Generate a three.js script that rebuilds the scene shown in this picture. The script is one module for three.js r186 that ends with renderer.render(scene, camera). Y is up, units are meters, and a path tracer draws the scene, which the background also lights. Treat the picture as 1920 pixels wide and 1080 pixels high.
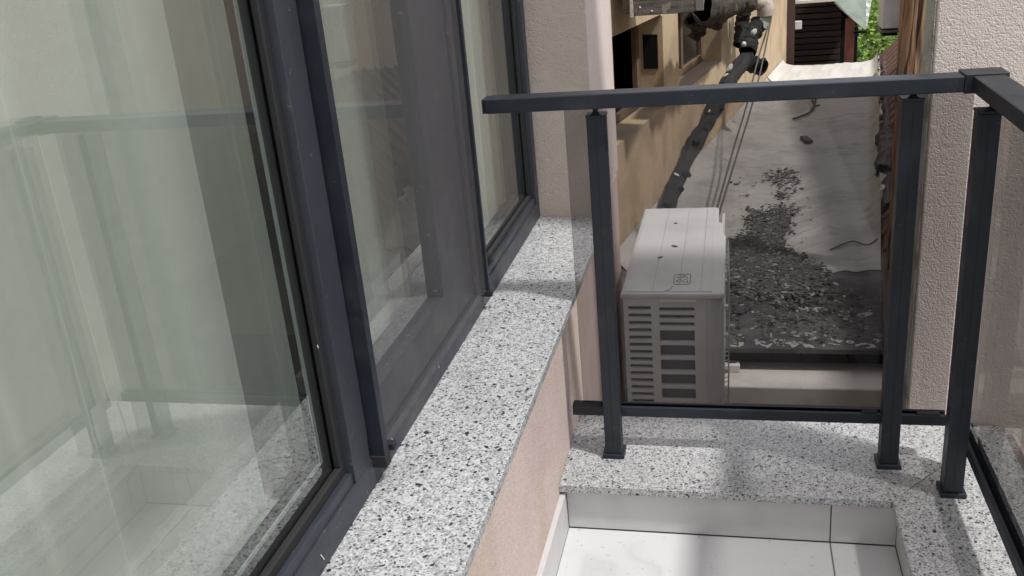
import * as THREE from 'three';
import { RoundedBoxGeometry } from 'three/addons/geometries/RoundedBoxGeometry.js';
import { mergeGeometries } from 'three/addons/utils/BufferGeometryUtils.js';

// ------------------------------------------------------------------ camera, sky, sun, exposure
const scene = new THREE.Scene();
const camera = new THREE.PerspectiveCamera(34.146, 16 / 9, 0.05, 3000);
camera.position.set(0, 1.37425, 0);
camera.rotation.set(-0.370649, 0.249167, -0.093297, 'YXZ');
camera.updateMatrixWorld(true);
scene.add(camera);

const renderer = new THREE.WebGLRenderer({ antialias: true });
renderer.toneMapping = THREE.LinearToneMapping;
renderer.toneMappingExposure = 1.05;
renderer.shadowMap.enabled = true;
renderer.setSize(1024, 576);

const SUN = new THREE.Vector3(0.475, 0.88, 0.055).normalize();
{ // bright hazy sky: milky veil with soft cloud texture, brighter round the sun
  const w = 512, h = 256, d = new Float32Array(w * h * 4), p = new THREE.Vector3();
  const cl = (x, y, z) => { let q = 0, a = 0.5; for (let o = 0; o < 4; o++) { q += a * Math.sin(x * 2.1 + 1.3 * Math.sin(z * 1.7 + o)) * Math.sin(z * 2.3 + 1.1 * Math.sin(y * 2.9 + x + o * 2)); x *= 1.9; y *= 1.9; z *= 1.9; a *= 0.55; } return q; };
  for (let j = 0; j < h; j++) for (let i = 0; i < w; i++) {
    const el = (j + 0.5) / h * Math.PI - Math.PI / 2, az = ((i + 0.5) / w - 0.5) * 2 * Math.PI; p.set(Math.cos(el) * Math.cos(az), Math.sin(el), Math.cos(el) * Math.sin(az));
    const up = Math.max(0, p.y), g = Math.max(0, p.dot(SUN)), halo = 0.55 * g ** 6 + 1.5 * g ** 60, c = 0.5 + 0.5 * Math.max(-1, Math.min(1, 2.2 * cl(p.x / (up + 0.35), p.y, p.z / (up + 0.35)))), k = (j * w + i) * 4;
    const blue = [0.66, 0.76, 0.93], haze = [0.98, 1.01, 1.05], t = Math.min(1, 0.35 + 0.5 * c + 0.4 * (1 - up) ** 4);
    for (let q = 0; q < 3; q++) d[k + q] = (blue[q] + (haze[q] - blue[q]) * t + halo * [1, 0.96, 0.9][q]) * (p.y < 0 ? 0.55 : 1);
    d[k + 3] = 1;
  }
  const sky = new THREE.DataTexture(d, w, h, THREE.RGBAFormat, THREE.FloatType); sky.mapping = THREE.EquirectangularReflectionMapping; sky.magFilter = sky.minFilter = THREE.LinearFilter; sky.wrapS = THREE.RepeatWrapping; sky.needsUpdate = true;
  scene.background = sky; scene.environment = sky;
}
scene.environmentIntensity = 1.0; scene.backgroundIntensity = 1.0;
const sun = new THREE.DirectionalLight(new THREE.Color(1, 0.975, 0.945), 3.1);
sun.position.copy(SUN).multiplyScalar(20);
sun.target.position.set(0, 0, -3);
sun.castShadow = true;
sun.shadow.radius = 6;
sun.shadow.mapSize.set(2048, 2048);
Object.assign(sun.shadow.camera, { left: -10, right: 10, top: 10, bottom: -10, near: 1, far: 60 });
scene.add(sun, sun.target);

// ------------------------------------------------------------------ small helpers
const V = (x, y, z) => new THREE.Vector3(x, y, z);
function rng(seed) { let s = seed >>> 0; return () => { s = (s + 0x6D2B79F5) >>> 0; let t = s; t = Math.imul(t ^ (t >>> 15), t | 1); t ^= t + Math.imul(t ^ (t >>> 7), t | 61); return ((t ^ (t >>> 14)) >>> 0) / 4294967296; }; }
const used = {};
function numbered(name) { const n = used[name] = (used[name] ?? -1) + 1; return n ? `${name}_${String(n).padStart(3, '0')}` : name; }
// a measured sight line met with the plane where that axis has that value
function at(px, py, axis, value) {
  const f = 540 / Math.tan(THREE.MathUtils.degToRad(34.146 / 2));
  const d = V((px - 960) / f, (540 - py) / f, -1).applyQuaternion(camera.quaternion);
  return camera.position.clone().addScaledVector(d, (value - camera.position[axis]) / d[axis]);
}
function thing(name, label, category, [x, y, z] = [0, 0, 0], group) {
  const o = new THREE.Group(); o.name = numbered(name); o.position.set(x, y, z); scene.add(o);
  o.userData = { label, category }; if (group) o.userData.group = group;
  return o;
}
function worldPos(o) { const p = V(0, 0, 0); for (let q = o; q && q !== scene; q = q.parent) p.add(q.position); return p; }
// one named mesh out of geometries given in world coordinates
function obj(name, geoms, mat, parent = scene, label) {
  let g = Array.isArray(geoms) ? (geoms.length > 1 ? mergeGeometries(geoms.map(plain)) : geoms[0]) : geoms;
  const p = worldPos(parent); if (p.lengthSq() > 0) { g = g.clone(); g.translate(-p.x, -p.y, -p.z); }
  const m = new THREE.Mesh(g, mat); m.name = parent === scene ? numbered(name) : name;
  if (parent !== scene) { const k = parent.userData_names ??= {}; const n = k[name] = (k[name] ?? -1) + 1; if (n) m.name = `${name}_${String(n).padStart(3, '0')}`; }
  if (label) m.userData.label = label;
  parent.add(m); return m;
}
function plain(g) { const h = g.index ? g.toNonIndexed() : g.clone(); for (const k of Object.keys(h.attributes)) if (!['position', 'normal', 'uv'].includes(k)) h.deleteAttribute(k); if (!h.attributes.uv) h.setAttribute('uv', new THREE.Float32BufferAttribute(new Float32Array(h.attributes.position.count * 2), 2)); return h; }
function tag(o, label, category, group, kind) { Object.assign(o.userData, { label }); if (category) o.userData.category = category; if (group) o.userData.group = group; if (kind) o.userData.kind = kind; return o; }
// uv in metres, from the face that looks most along each axis
function uvBox(g, ou = 0, ov = 0) {
  g = g.index ? g.toNonIndexed() : g; const p = g.attributes.position, uv = new Float32Array(p.count * 2), a = V(), b = V(), c = V(), n = V();
  for (let i = 0; i < p.count; i += 3) {
    a.fromBufferAttribute(p, i); b.fromBufferAttribute(p, i + 1); c.fromBufferAttribute(p, i + 2);
    n.copy(b).sub(a).cross(c.clone().sub(a)); const ax = Math.abs(n.x), ay = Math.abs(n.y), az = Math.abs(n.z);
    [a, b, c].forEach((q, k) => { const [u, v] = ay >= ax && ay >= az ? [q.x, q.z] : ax >= az ? [q.z, q.y] : [q.x, q.y]; uv[(i + k) * 2] = u + ou; uv[(i + k) * 2 + 1] = v + ov; });
  }
  g.setAttribute('uv', new THREE.BufferAttribute(uv, 2)); return g;
}
// box from its two corners, edges rounded by r
function bx(x0, x1, y0, y1, z0, z1, r = 0, ou = 0, ov = 0) {
  const w = Math.abs(x1 - x0), h = Math.abs(y1 - y0), d = Math.abs(z1 - z0);
  const g = r > 0 ? new RoundedBoxGeometry(w, h, d, 2, Math.min(r, w / 2.01, h / 2.01, d / 2.01)) : new THREE.BoxGeometry(w, h, d);
  g.translate((x0 + x1) / 2, (y0 + y1) / 2, (z0 + z1) / 2); return uvBox(g, ou, ov);
}
function tube(points, r, radial = 8, seg = 40, tension = 0.5) { return new THREE.TubeGeometry(new THREE.CatmullRomCurve3(points.map(p => p.isVector3 ? p : V(...p)), false, 'catmullrom', tension), seg, r, radial, false); }
// flat outline in x,z (list of [x, z]) between two heights
function slab(pts, y0, y1, bevel = 0) {
  const s = new THREE.Shape(pts.map(([x, z]) => new THREE.Vector2(x, -z)));
  const g = new THREE.ExtrudeGeometry(s, { depth: y1 - y0 - 2 * bevel, bevelEnabled: bevel > 0, bevelSize: bevel, bevelThickness: bevel, bevelOffset: -bevel, bevelSegments: 2 });
  g.rotateX(-Math.PI / 2); g.translate(0, y0 + bevel, 0); return uvBox(g);
}

// ------------------------------------------------------------------ textures
function lattice(seed, n) { const r = rng(seed), a = new Float32Array(n * n); for (let i = 0; i < a.length; i++) a[i] = r(); return a; }
function noiser(seed, nx, ny = nx) {              // tileable value noise, u and v in 0..1
  const r = rng(seed), a = new Float32Array(nx * ny); for (let i = 0; i < a.length; i++) a[i] = r();
  return (u, v) => { let x = u * nx, y = v * ny; let i = Math.floor(x), j = Math.floor(y); x -= i; y -= j; x = x * x * (3 - 2 * x); y = y * y * (3 - 2 * y); i = ((i % nx) + nx) % nx; j = ((j % ny) + ny) % ny; const i2 = (i + 1) % nx, j2 = (j + 1) % ny; const t = a[j * nx + i] * (1 - x) + a[j * nx + i2] * x, b = a[j2 * nx + i] * (1 - x) + a[j2 * nx + i2] * x; return t * (1 - y) + b * y; };
}
function fbm(seed, nx, ny, oct = 4, fall = 0.5) { const ns = []; for (let o = 0; o < oct; o++) ns.push(noiser(seed + o * 17, nx << o, ny << o)); return (u, v) => { let s = 0, a = 1, t = 0; for (const n of ns) { s += a * n(u, v); t += a; a *= fall; } return s / t; }; }
function tex(size, fn, metres, srgb = false, h = size) {
  const d = new Uint8Array(size * h * 4), c = [0, 0, 0, 1];
  for (let j = 0; j < h; j++) for (let i = 0; i < size; i++) { c[3] = 1; fn((i + 0.5) / size, (j + 0.5) / h, c, i, j); const k = (j * size + i) * 4; for (let q = 0; q < 3; q++) { let v = Math.min(1, Math.max(0, c[q])); if (srgb) v = v <= 0.0031308 ? v * 12.92 : 1.055 * v ** (1 / 2.4) - 0.055; d[k + q] = v * 255 + 0.5; } d[k + 3] = Math.min(1, Math.max(0, c[3])) * 255 + 0.5; }
  const t = new THREE.DataTexture(d, size, h, THREE.RGBAFormat); t.wrapS = t.wrapT = THREE.RepeatWrapping; t.magFilter = THREE.LinearFilter; t.minFilter = THREE.LinearMipmapLinearFilter; t.generateMipmaps = true;
  if (srgb) t.colorSpace = THREE.SRGBColorSpace; const [mu, mv] = Array.isArray(metres) ? metres : [metres, metres]; t.repeat.set(1 / mu, 1 / mv); t.needsUpdate = true; return t;
}
const grey = f => (u, v, c, i, j) => { c[0] = c[1] = c[2] = f(u, v, i, j); };
const mixc = (c, a, b, t) => { t = Math.min(1, Math.max(0, t)); for (let q = 0; q < 3; q++) c[q] = a[q] + (b[q] - a[q]) * t; };
const smooth = (a, b, x) => { x = Math.min(1, Math.max(0, (x - a) / (b - a))); return x * x * (3 - 2 * x); };

// speckled granite: grains of three sizes
function graniteTex(seed, size, metres) {
  const r = rng(seed), G = Math.round(metres / 0.003), cell = size / G, id = [], warp = fbm(seed + 5, 90, 90, 2), cloud = fbm(seed + 9, 4, 4, 4, 0.6);
  for (let k = 0; k < G * G; k++) { const t = r(); id.push([r(), r(), r() < 0.6 ? 0.41 + 0.14 * t : 0.27 + 0.14 * t, r() - 0.5]); }
  const over = new Float32Array(size * size).fill(-1), blob = (n, r0, r1, v0, v1) => { for (let k = 0; k < n; k++) { const x = r() * size, y = r() * size, rad = (r0 + (r1 - r0) * r() ** 2) / metres * size, v = v0 + (v1 - v0) * r(), an = r() * 3.14, sq = 0.6 + 0.4 * r(), R = Math.ceil(rad * 1.7), ox = r(); for (let b = -R; b <= R; b++) for (let a = -R; a <= R; a++) { const X = a * Math.cos(an) + b * Math.sin(an), Y = (-a * Math.sin(an) + b * Math.cos(an)) / sq, i = ((Math.round(x + a) % size) + size) % size, j = ((Math.round(y + b) % size) + size) % size; if (Math.hypot(X, Y) < rad * (0.65 + 0.7 * warp(i / size + ox, j / size))) over[j * size + i] = v; } } };
  blob(8200, 0.0013, 0.0031, 0.19, 0.33); blob(4600, 0.0012, 0.0025, 0.08, 0.18); blob(1500, 0.0012, 0.0034, 0.018, 0.06); blob(90, 0.003, 0.0055, 0.02, 0.06);
  return tex(size, (u, v, c, i, j) => {
    const st = 1 - 0.14 * smooth(0.5, 0.75, cloud(u, v)), o = over[j * size + i]; if (o >= 0) { c[0] = o * 0.97 * st; c[1] = o * 0.99 * st; c[2] = o * 1.05 * st; return; }
    const w = (warp(u, v) - 0.5) * 1.5, x = i / cell + w, y = j / cell - w, ci = Math.floor(x), cj = Math.floor(y); let best = 9, bi = null;
    for (let b = -1; b <= 1; b++) for (let a = -1; a <= 1; a++) { const k = id[(((cj + b) % G + G) % G) * G + ((ci + a) % G + G) % G], dx = ci + a + k[0] - x, dy = cj + b + k[1] - y, d = dx * dx + dy * dy; if (d < best) { best = d; bi = k; } }
    c[0] = (bi[2] + bi[3] * 0.012) * st; c[1] = bi[2] * st; c[2] = (bi[2] * 1.0 - bi[3] * 0.01) * st;
  }, metres, true);
}
function stuccoHeight(seed, grain, metres, size = 1024) { const n = Math.round(metres / grain), a = fbm(seed, n, n, 3, 0.55), b = noiser(seed + 91, Math.round(n / 3)); return tex(size, grey((u, v) => { const r = 1 - Math.abs(a(u, v) * 2 - 1) * 1.3; return 0.55 * r + 0.25 * a(u + 0.31, v) + 0.2 * b(u, v); }), metres); }
function patchTex(seed, base, dark, metres, strength, size = 512) { const a = fbm(seed, 5, 5, 5, 0.6), f = noiser(seed + 3, 220); return tex(size, (u, v, c) => { const t = smooth(0.35, 0.75, a(u, v)) * strength + (f(u, v) - 0.5) * 0.14; mixc(c, base, dark, Math.max(-0.3, t)); for (let q = 0; q < 3; q++) if (t < 0) c[q] = base[q] * (1 - t * 0.5); }, metres, true); }

const std = (o) => new THREE.MeshStandardMaterial({ roughness: 0.8, ...o });
const T = {
  granite: graniteTex(11, 1024, 0.62),
  wormA: stuccoHeight(21, 0.0046, 0.6), wormB: stuccoHeight(33, 0.0038, 0.5),
  fine: tex(512, grey(((n, m) => (u, v) => 0.6 * n(u, v) + 0.4 * m(u, v))(fbm(41, 60, 60, 3), noiser(42, 256))), 0.3),
};
T.dust = (() => { const a = fbm(301, 7, 7, 5, 0.6), f = noiser(303, 256), g = fbm(305, 60, 60, 2); return tex(512, (u, v, c) => { mixc(c, [0.038, 0.041, 0.054], [0.085, 0.082, 0.08], smooth(0.55, 0.85, a(u, v)) * 0.6 + (f(u, v) - 0.5) * 0.08); const k = smooth(0.86, 0.92, g(u, v)); mixc(c, [...c], [0.16, 0.155, 0.15], k * 0.6); }, 0.55, true); })();
T.wear = tex(256, grey(((a) => (u, v) => 0.55 + 0.45 * a(u, v))(fbm(311, 6, 6, 5, 0.6))), 0.4);
const M = {
  granite: std({ map: T.granite, roughness: 0.34, bumpMap: T.fine, bumpScale: 0.0002 }),
  rightStucco: std({ map: patchTex(51, [0.68, 0.60, 0.54], [0.60, 0.525, 0.47], 1.7, 0.7), bumpMap: T.wormA, bumpScale: 0.0024, roughness: 0.95 }),
  jamb: std({ map: patchTex(55, [0.66, 0.56, 0.48], [0.56, 0.47, 0.40], 1.3, 0.7), bumpMap: T.wormA, bumpScale: 0.0045, roughness: 0.95 }),
  tile: std({ map: (() => { const a = fbm(61, 3, 3, 5, 0.55), b = fbm(66, 5, 4, 4, 0.5), f = noiser(67, 300), g = fbm(69, 130, 130, 2); return tex(1024, (u, v, c) => { const vein = Math.pow(1 - Math.min(1, Math.abs(a(u, v) - 0.5) * 14), 3) * 0.5 * smooth(0.4, 0.65, b(u, v)); const t = 0.12 * smooth(0.45, 0.75, b(u, v)) + vein * 1.1 + (f(u, v) - 0.5) * 0.05; mixc(c, [0.59, 0.59, 0.595], [0.46, 0.455, 0.45], t); { const q = smooth(0.80, 0.9, g(u, v)); mixc(c, [...c], [0.34, 0.32, 0.29], q * 0.5); } }, 1.3, true); })(), roughness: 0.38 }),
  riser: std({ map: patchTex(71, [0.56, 0.545, 0.545], [0.47, 0.458, 0.458], 0.9, 0.8), roughness: 0.45 }),
  grout: std({ color: new THREE.Color().setRGB(0.16, 0.145, 0.13), roughness: 1 }),
  frame: std({ map: T.dust, roughness: 0.62, roughnessMap: T.wear, metalness: 0.2, bumpMap: T.fine, bumpScale: 0.00006 }),
  frameDark: std({ color: new THREE.Color().setRGB(0.02, 0.021, 0.028), roughness: 0.5 }),
  rail: std({ map: (() => { const a = fbm(321, 8, 8, 5, 0.6), g = fbm(325, 70, 70, 2), f = noiser(327, 256); return tex(512, (u, v, c) => { mixc(c, [0.015, 0.020, 0.029], [0.034, 0.037, 0.043], smooth(0.5, 0.8, a(u, v)) * 0.7 + (f(u, v) - 0.5) * 0.1); mixc(c, [...c], [0.10, 0.10, 0.10], smooth(0.87, 0.93, g(u, v)) * 0.5); }, 0.5, true); })(), roughness: 0.6, roughnessMap: T.wear, metalness: 0.2, bumpMap: T.fine, bumpScale: 0.00005 }),
  rubber: std({ color: new THREE.Color().setRGB(0.012, 0.012, 0.013), roughness: 0.7 }),
  spacer: std({ color: new THREE.Color().setRGB(0.20, 0.225, 0.21), roughness: 0.4, metalness: 0.3 }),
  winGlass: new THREE.MeshPhysicalMaterial({ color: new THREE.Color().setRGB(0.965, 0.985, 0.965), transmission: 1, thickness: 0, roughness: 0.0, ior: 2.35 }),
  tintGlass: new THREE.MeshPhysicalMaterial({ color: new THREE.Color().setRGB(0.71, 0.698, 0.705), transmission: 1, thickness: 0, roughness: 0.0, ior: 1.5, specularIntensity: 0.4 }),
  tintGlassDark: new THREE.MeshPhysicalMaterial({ color: new THREE.Color().setRGB(0.60, 0.592, 0.592), transmission: 1, thickness: 0, roughness: 0.0, ior: 1.5, specularIntensity: 0.6 }),
  black: std({ color: 0x050404, roughness: 1 }),
};
const rgb = (r, g, b) => new THREE.Color().setRGB(r, g, b);

// ------------------------------------------------------------------ ground
{
  const m = std({ map: patchTex(81, [0.22, 0.2, 0.17], [0.12, 0.11, 0.09], 6, 1), roughness: 1 });
  const g = new THREE.PlaneGeometry(1600, 1600); g.rotateX(-Math.PI / 2); g.translate(0, -3.2, 0);
  tag(obj('ground', uvBox(g), m), 'bare earth ground far below the balcony', null, null, 'structure');
}

// ------------------------------------------------------------------ house with the window (plaster walls, reveal, room behind)
const SILL = 0.5383, ZJ = -2.667, WX = -0.569, GX = -0.592;
const pinkMap = (() => { const a = fbm(91, 4, 4, 5, 0.6), st = fbm(95, 9, 9, 4, 0.55), f = noiser(97, 260); return tex(1024, (u, v, c) => { mixc(c, [0.60, 0.49, 0.45], [0.52, 0.42, 0.385], smooth(0.35, 0.7, a(u, v))); const k = smooth(0.56, 0.66, st(u, v)) * 0.35; mixc(c, [...c], [0.50, 0.40, 0.29], k); const q = 1 + (f(u, v) - 0.5) * 0.16; c[0] *= q; c[1] *= q; c[2] *= q; }, 1.15, true); })();
M.pink = std({ map: pinkMap, bumpMap: T.wormB, bumpScale: 0.0016, roughness: 0.95 });
const house = thing('house', 'pink plastered house wall with large dark framed windows on the left', 'house', [-0.8, -3.2, -1]);
obj('plinth_wall', [bx(-0.72, -0.402, -3.2, SILL - 0.0215, -3.22, 2.2)], M.pink, house);
obj('plaster_strip', bx(-0.4025, -0.4008, -3.2, SILL - 0.0215, -3.218, -2.125, 0.001), M.pink, house);
obj('pier', bx(-1.0, -0.3975, SILL - 0.0015, 5.0, -3.215, ZJ), M.jamb, house, 'taupe rough plaster reveal at the end of the window');
obj('painted_sunlit_face', bx(-0.3978, -0.3945, SILL + 0.001, 5.0, -3.214, ZJ + 0.001), std({ map: patchTex(57, [0.74, 0.645, 0.60], [0.66, 0.565, 0.52], 1.1, 0.7), bumpMap: T.wormB, bumpScale: 0.0012, roughness: 0.95 }), house);  // paler colour on this face stands in for stronger sunlight
obj('facade_wall', bx(-0.85, -0.42, 2.45, 5.0, ZJ, 2.2), M.pink, house);
obj('pier', bx(-1.0, -0.3975, SILL, 2.45, 1.4, 2.2), M.jamb, house);
const inWall = std({ color: rgb(0.7, 0.69, 0.66), roughness: 0.95 });
obj('room_wall', bx(-2.8, -2.7, -0.1, 0.3, -3.2, 2.2), inWall, house); obj('added_opening_post', bx(-2.8, -2.7, 0.3, 2.6, -0.6, -0.4), inWall, house); obj('added_opening_lintel', bx(-2.8, -2.7, 2.6, 2.7, -3.2, 2.2), inWall, house);  // opening added in the unseen back wall to light the curtain from behind
obj('room_wall', bx(-2.69, -1.0, -0.1, 2.7, -3.2, -3.1), inWall, house); obj('room_wall', bx(-2.69, -1.0, -0.1, 2.7, 2.1, 2.2), inWall, house);
obj('room_floor', bx(-2.8, -0.72, -0.2, -0.101, -3.2, 2.2), std({ color: rgb(0.36, 0.30, 0.24) }), house);
obj('room_ceiling', bx(-2.8, -0.85, 2.701, 2.8, -3.2, 2.2), inWall, house);
obj('sill_board', bx(-0.95, -0.65, SILL - 0.02, SILL + 0.01, -2.66, 1.4), std({ color: rgb(0.45, 0.44, 0.42), roughness: 0.5 }), house);
// skirting tiles along the foot of the wall
for (let k = 0; k < 5; k++) { const z1 = -1.868 + k * 0.6; obj('skirting_tile', bx(-0.402, -0.389, 0.0, 0.105, z1 + 0.0015, z1 + 0.5985, 0.0015, k * 0.37), M.riser, house); }

// granite window sill, two slabs
const sill = thing('window_sill', 'speckled grey granite sill along the foot of the dark window frames', 'window sill', [-0.47, SILL - 0.02, -1]);
obj('granite_slab', bx(-0.62, -0.368, SILL - 0.02, SILL, ZJ + 0.001, -0.02, 0.0025), M.granite, sill);
obj('granite_slab', bx(-0.62, -0.368, SILL - 0.02, SILL, -0.0185, 1.5, 0.0025, 0.3), M.granite, sill);

// ------------------------------------------------------------------ window
const TOP = 2.42;
const win = thing('window', 'tall dark grey framed window of three panes above the granite sill', 'window', [WX, SILL, -1]);
obj('bottom_rail', [bx(-0.66, WX, SILL + 0.0005, 0.588, ZJ + 0.002, 1.4, 0.0015), bx(-0.66, WX - 0.004, 0.588, 0.6065, -1.1475, 1.4, 0.0015), bx(-0.66, WX - 0.004, 0.588, 0.6065, ZJ + 0.002, -1.945, 0.0015)], M.frame, win);
obj('top_rail', bx(-0.66, WX, TOP - 0.06, TOP + 0.04, ZJ + 0.002, 1.4), M.frame, win);
obj('mullion', bx(-0.626, WX + 0.0005, 0.5885, TOP - 0.06, -1.212, -1.148, 0.0015), M.frame, win);
obj('mullion', bx(-0.66, WX + 0.0005, 0.5885, TOP - 0.06, -1.99, -1.915, 0.0015), M.frame, win);
obj('side_jamb', bx(-0.66, WX, 0.5885, TOP - 0.06, ZJ + 0.003, -2.625, 0.0015), M.frame, win);
// left and right fixed panes: sealed double glazing with spacer and black gasket
function paneGeo(xa, xb, y0, y1, z0, z1) { return mergeGeometries([xa, xb].map(x => { const g = new THREE.PlaneGeometry(z1 - z0, y1 - y0); g.rotateY(Math.PI / 2); g.translate(x, (y0 + y1) / 2, (z0 + z1) / 2); return g; })); }
function glazing(z0, z1, y0, y1, x, s = 0.034, spacerMat = M.spacer) {
  const p = obj('glass_pane', paneGeo(x, x - 0.024, y0, y1, z0, z1), M.winGlass, win);
  const w = 0.005, xa = x - 0.020, xb = x - 0.004, xs = x - 0.0075;
  obj('spacer', [bx(xs, xb, y0 + s, y0 + s + w, z0 + s, z1 - s), bx(xs, xb, y1 - s - w, y1 - s, z0 + s, z1 - s), bx(xs, xb, y0 + s + w, y1 - s - w, z0 + s, z0 + s + w), bx(xs, xb, y0 + s + w, y1 - s - w, z1 - s - w, z1 - s)], spacerMat, p);
  obj('seal', [bx(xa, xb, y0 + 0.001, y0 + s, z0 + 0.001, z1 - 0.001), bx(xa, xb, y1 - s, y1 - 0.001, z0 + 0.001, z1 - 0.001), bx(xa, xb, y0 + s, y1 - s, z0 + 0.001, z0 + s), bx(xa, xb, y0 + s, y1 - s, z1 - s, z1 - 0.001), bx(xa, xs - 0.0003, y0 + s, y0 + s + w, z0 + s, z1 - s), bx(xa, xs - 0.0003, y0 + s + w, y1 - s - w, z0 + s, z0 + s + w)], M.rubber, p);
  return p;
}
function gasket(z0, z1, y0, y1, x, w = 0.014, d = 0.012) { obj('gasket', [bx(x, x + d, y0 - 0.004, y0 + w, z0, z1, 0.003), bx(x, x + d, y0 + w, y1, z0 - 0.002, z0 + w, 0.003), bx(x, x + d, y0 + w, y1, z1 - w, z1 + 0.002, 0.003)], M.rubber, win); }
glazing(-1.1475, 1.39, 0.612, TOP - 0.065, GX - 0.004); gasket(-1.1475, 1.39, 0.609, TOP - 0.066, GX - 0.003);
glazing(-2.624, -1.991, 0.612, TOP - 0.065, GX - 0.004, 0.008, M.rubber); gasket(-2.624, -1.991, 0.609, TOP - 0.066, GX - 0.003, 0.012);
// middle opening sash behind the screen
const sash = obj('sash', [bx(-0.65, -0.578, 0.589, 0.672, -1.914, -1.213, 0.002), bx(-0.65, -0.578, 0.672, TOP - 0.07, -1.236, -1.213, 0.002), bx(-0.65, -0.578, 0.672, TOP - 0.07, -1.914, -1.70, 0.002)], M.frame, win);
{ const p = obj('glass_pane', paneGeo(-0.596, -0.620, 0.66, TOP - 0.08, -1.71, -1.230), M.winGlass, win); }
// scratches and a rust stained corner on the frame are small flakes of bare metal
{ const m = std({ color: rgb(0.6, 0.6, 0.58), roughness: 0.6 }); const spots = [[605, 1045, 0.010, 0.5], [628, 380, 0.002, 0], [596, 650, 0.003, 0.3], [823, 688, 0.003, 0], [735, 823, 0.0025, 0.4]]; const gs = []; for (const [x, y, l, a] of spots) { const p = at(x, y, 'x', WX + 0.0008), g = new THREE.BoxGeometry(0.0006, l * 1.6, 0.0016); g.rotateX(a); g.translate(p.x, p.y, p.z); gs.push(g); } const o = obj('paint_chip', gs, m, win); o.userData.kind = 'stuff'; }

// insect screen standing proud of the middle pane
const screen = thing('insect_screen', 'brown mesh insect screen in a thin dark frame before the middle pane', 'insect screen', [-0.556, 0.587, -1.58]);
obj('screen_stile', bx(-0.5715, -0.546, 0.590, TOP - 0.05, -1.238, -1.219, 0.001), M.rail, screen);
obj('screen_stile', bx(-0.5715, -0.548, 0.590, TOP - 0.05, -1.952, -1.940, 0.001), M.rail, screen);
obj('screen_rail', bx(-0.5715, -0.548, TOP - 0.075, TOP - 0.05, -1.94, -1.238, 0.001), M.rail, screen);
obj('end_plug', bx(-0.572, -0.5445, 0.572, 0.594, -1.240, -1.217, 0.002), M.rubber, screen);
obj('pivot_pin', [bx(-0.572, -0.540, 0.587, 0.600, -1.262, -1.247, 0.003)], M.rubber, screen);
obj('pivot_pin', [bx(-0.572, -0.542, 0.574, 0.590, -1.953, -1.939, 0.003)], M.rubber, screen);
const meshAlpha = tex(256, (u, v, c, i, j) => { const s = Math.max(Math.pow(Math.abs(Math.sin(Math.PI * u * 32)), 6), Math.pow(Math.abs(Math.sin(Math.PI * v * 32)), 6)); c[0] = c[1] = c[2] = 0.06 + 0.28 * s; }, 0.07);
M.mesh = std({ color: rgb(0.19, 0.172, 0.16), alphaMap: meshAlpha, transparent: true, side: THREE.DoubleSide, roughness: 0.9 });
{ const g = bx(-0.5565, -0.556, 0.589, TOP - 0.07, -1.939, -1.239); const keep = new THREE.PlaneGeometry(0.701, TOP - 0.07 - 0.589); keep.rotateY(Math.PI / 2); keep.translate(-0.556, (TOP - 0.07 + 0.589) / 2, -1.589); const m = obj('mesh', uvBox(keep), M.mesh, screen); }

// ------------------------------------------------------------------ sheer curtain hanging behind the panes
{
  const mat = new THREE.MeshPhysicalMaterial({ map: tex(256, ((n, f) => (u, v, c) => { const t = 0.94 + 0.08 * n(u, v) + 0.06 * (f(u, v) - 0.5); c[0] = 0.66 * t; c[1] = 0.69 * t; c[2] = 0.635 * t; })(fbm(101, 40, 3, 3), noiser(103, 128)), 0.4, true), transmission: 0.5, thickness: 0, roughness: 1, side: THREE.DoubleSide });
  function drape(z0, z1, x, seed, folds, amp, edge = 0, y1 = 2.5) {
    const n = 260, rows = 26, r = rng(seed), ph = Array.from({ length: 6 }, () => r() * 6.28), g = new THREE.PlaneGeometry(1, 1, n, rows), p = g.attributes.position, L = z1 - z0;
    for (let k = 0; k < p.count; k++) {
      const u = p.getX(k) + 0.5, v = p.getY(k) + 0.5, w = u * folds * 6.283;
      const sharp = Math.sin(w + ph[0] + 0.8 * Math.sin(w * 0.37 + ph[1])) + 0.35 * Math.sin(w * 2.3 + ph[2] + v * 0.5);
      const d = amp * (0.75 + 0.5 * (1 - v)) * sharp + 0.012 * Math.sin(w * 0.21 + ph[3] + v * 2.1);
      p.setXYZ(k, x + d, -0.05 + v * (y1 + 0.05), z0 + L * u + 0.018 * Math.sin(w + ph[4]) * amp * 30 + edge * (1 - v) * (1 - u) * 0.1);
    }
    g.computeVertexNormals(); return g;
  }
  const c = thing('curtain', 'sheer pale curtain hanging in loose folds behind the large left pane and the screen', 'curtain', [-0.76, 0, 0]);
  obj('drape', drape(-1.80, 1.35, -0.725, 15, 8, 0.052, 0), mat, c);
    const c2 = thing('curtain', 'sheer pale curtain hanging behind the narrow far pane past the insect screen', 'curtain', [-0.84, 0, -1.8]);
  obj('drape', drape(-2.72, -1.72, -0.70, 8, 5, 0.012), mat, c2);
  const rod = thing('curtain_rail', 'white rail along the top of the window carrying the sheer curtains', 'curtain rail', [-0.8, 2.5, 0]);
  obj('track', bx(-0.89, -0.72, 2.5, 2.53, -2.8, 1.4, 0.003), std({ color: rgb(0.7, 0.7, 0.7) }), rod); obj('mounting_block', bx(-0.87, -0.85, 2.53, 2.7, -1, -0.96), std({ color: rgb(0.7, 0.7, 0.7) }), rod);
}

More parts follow.
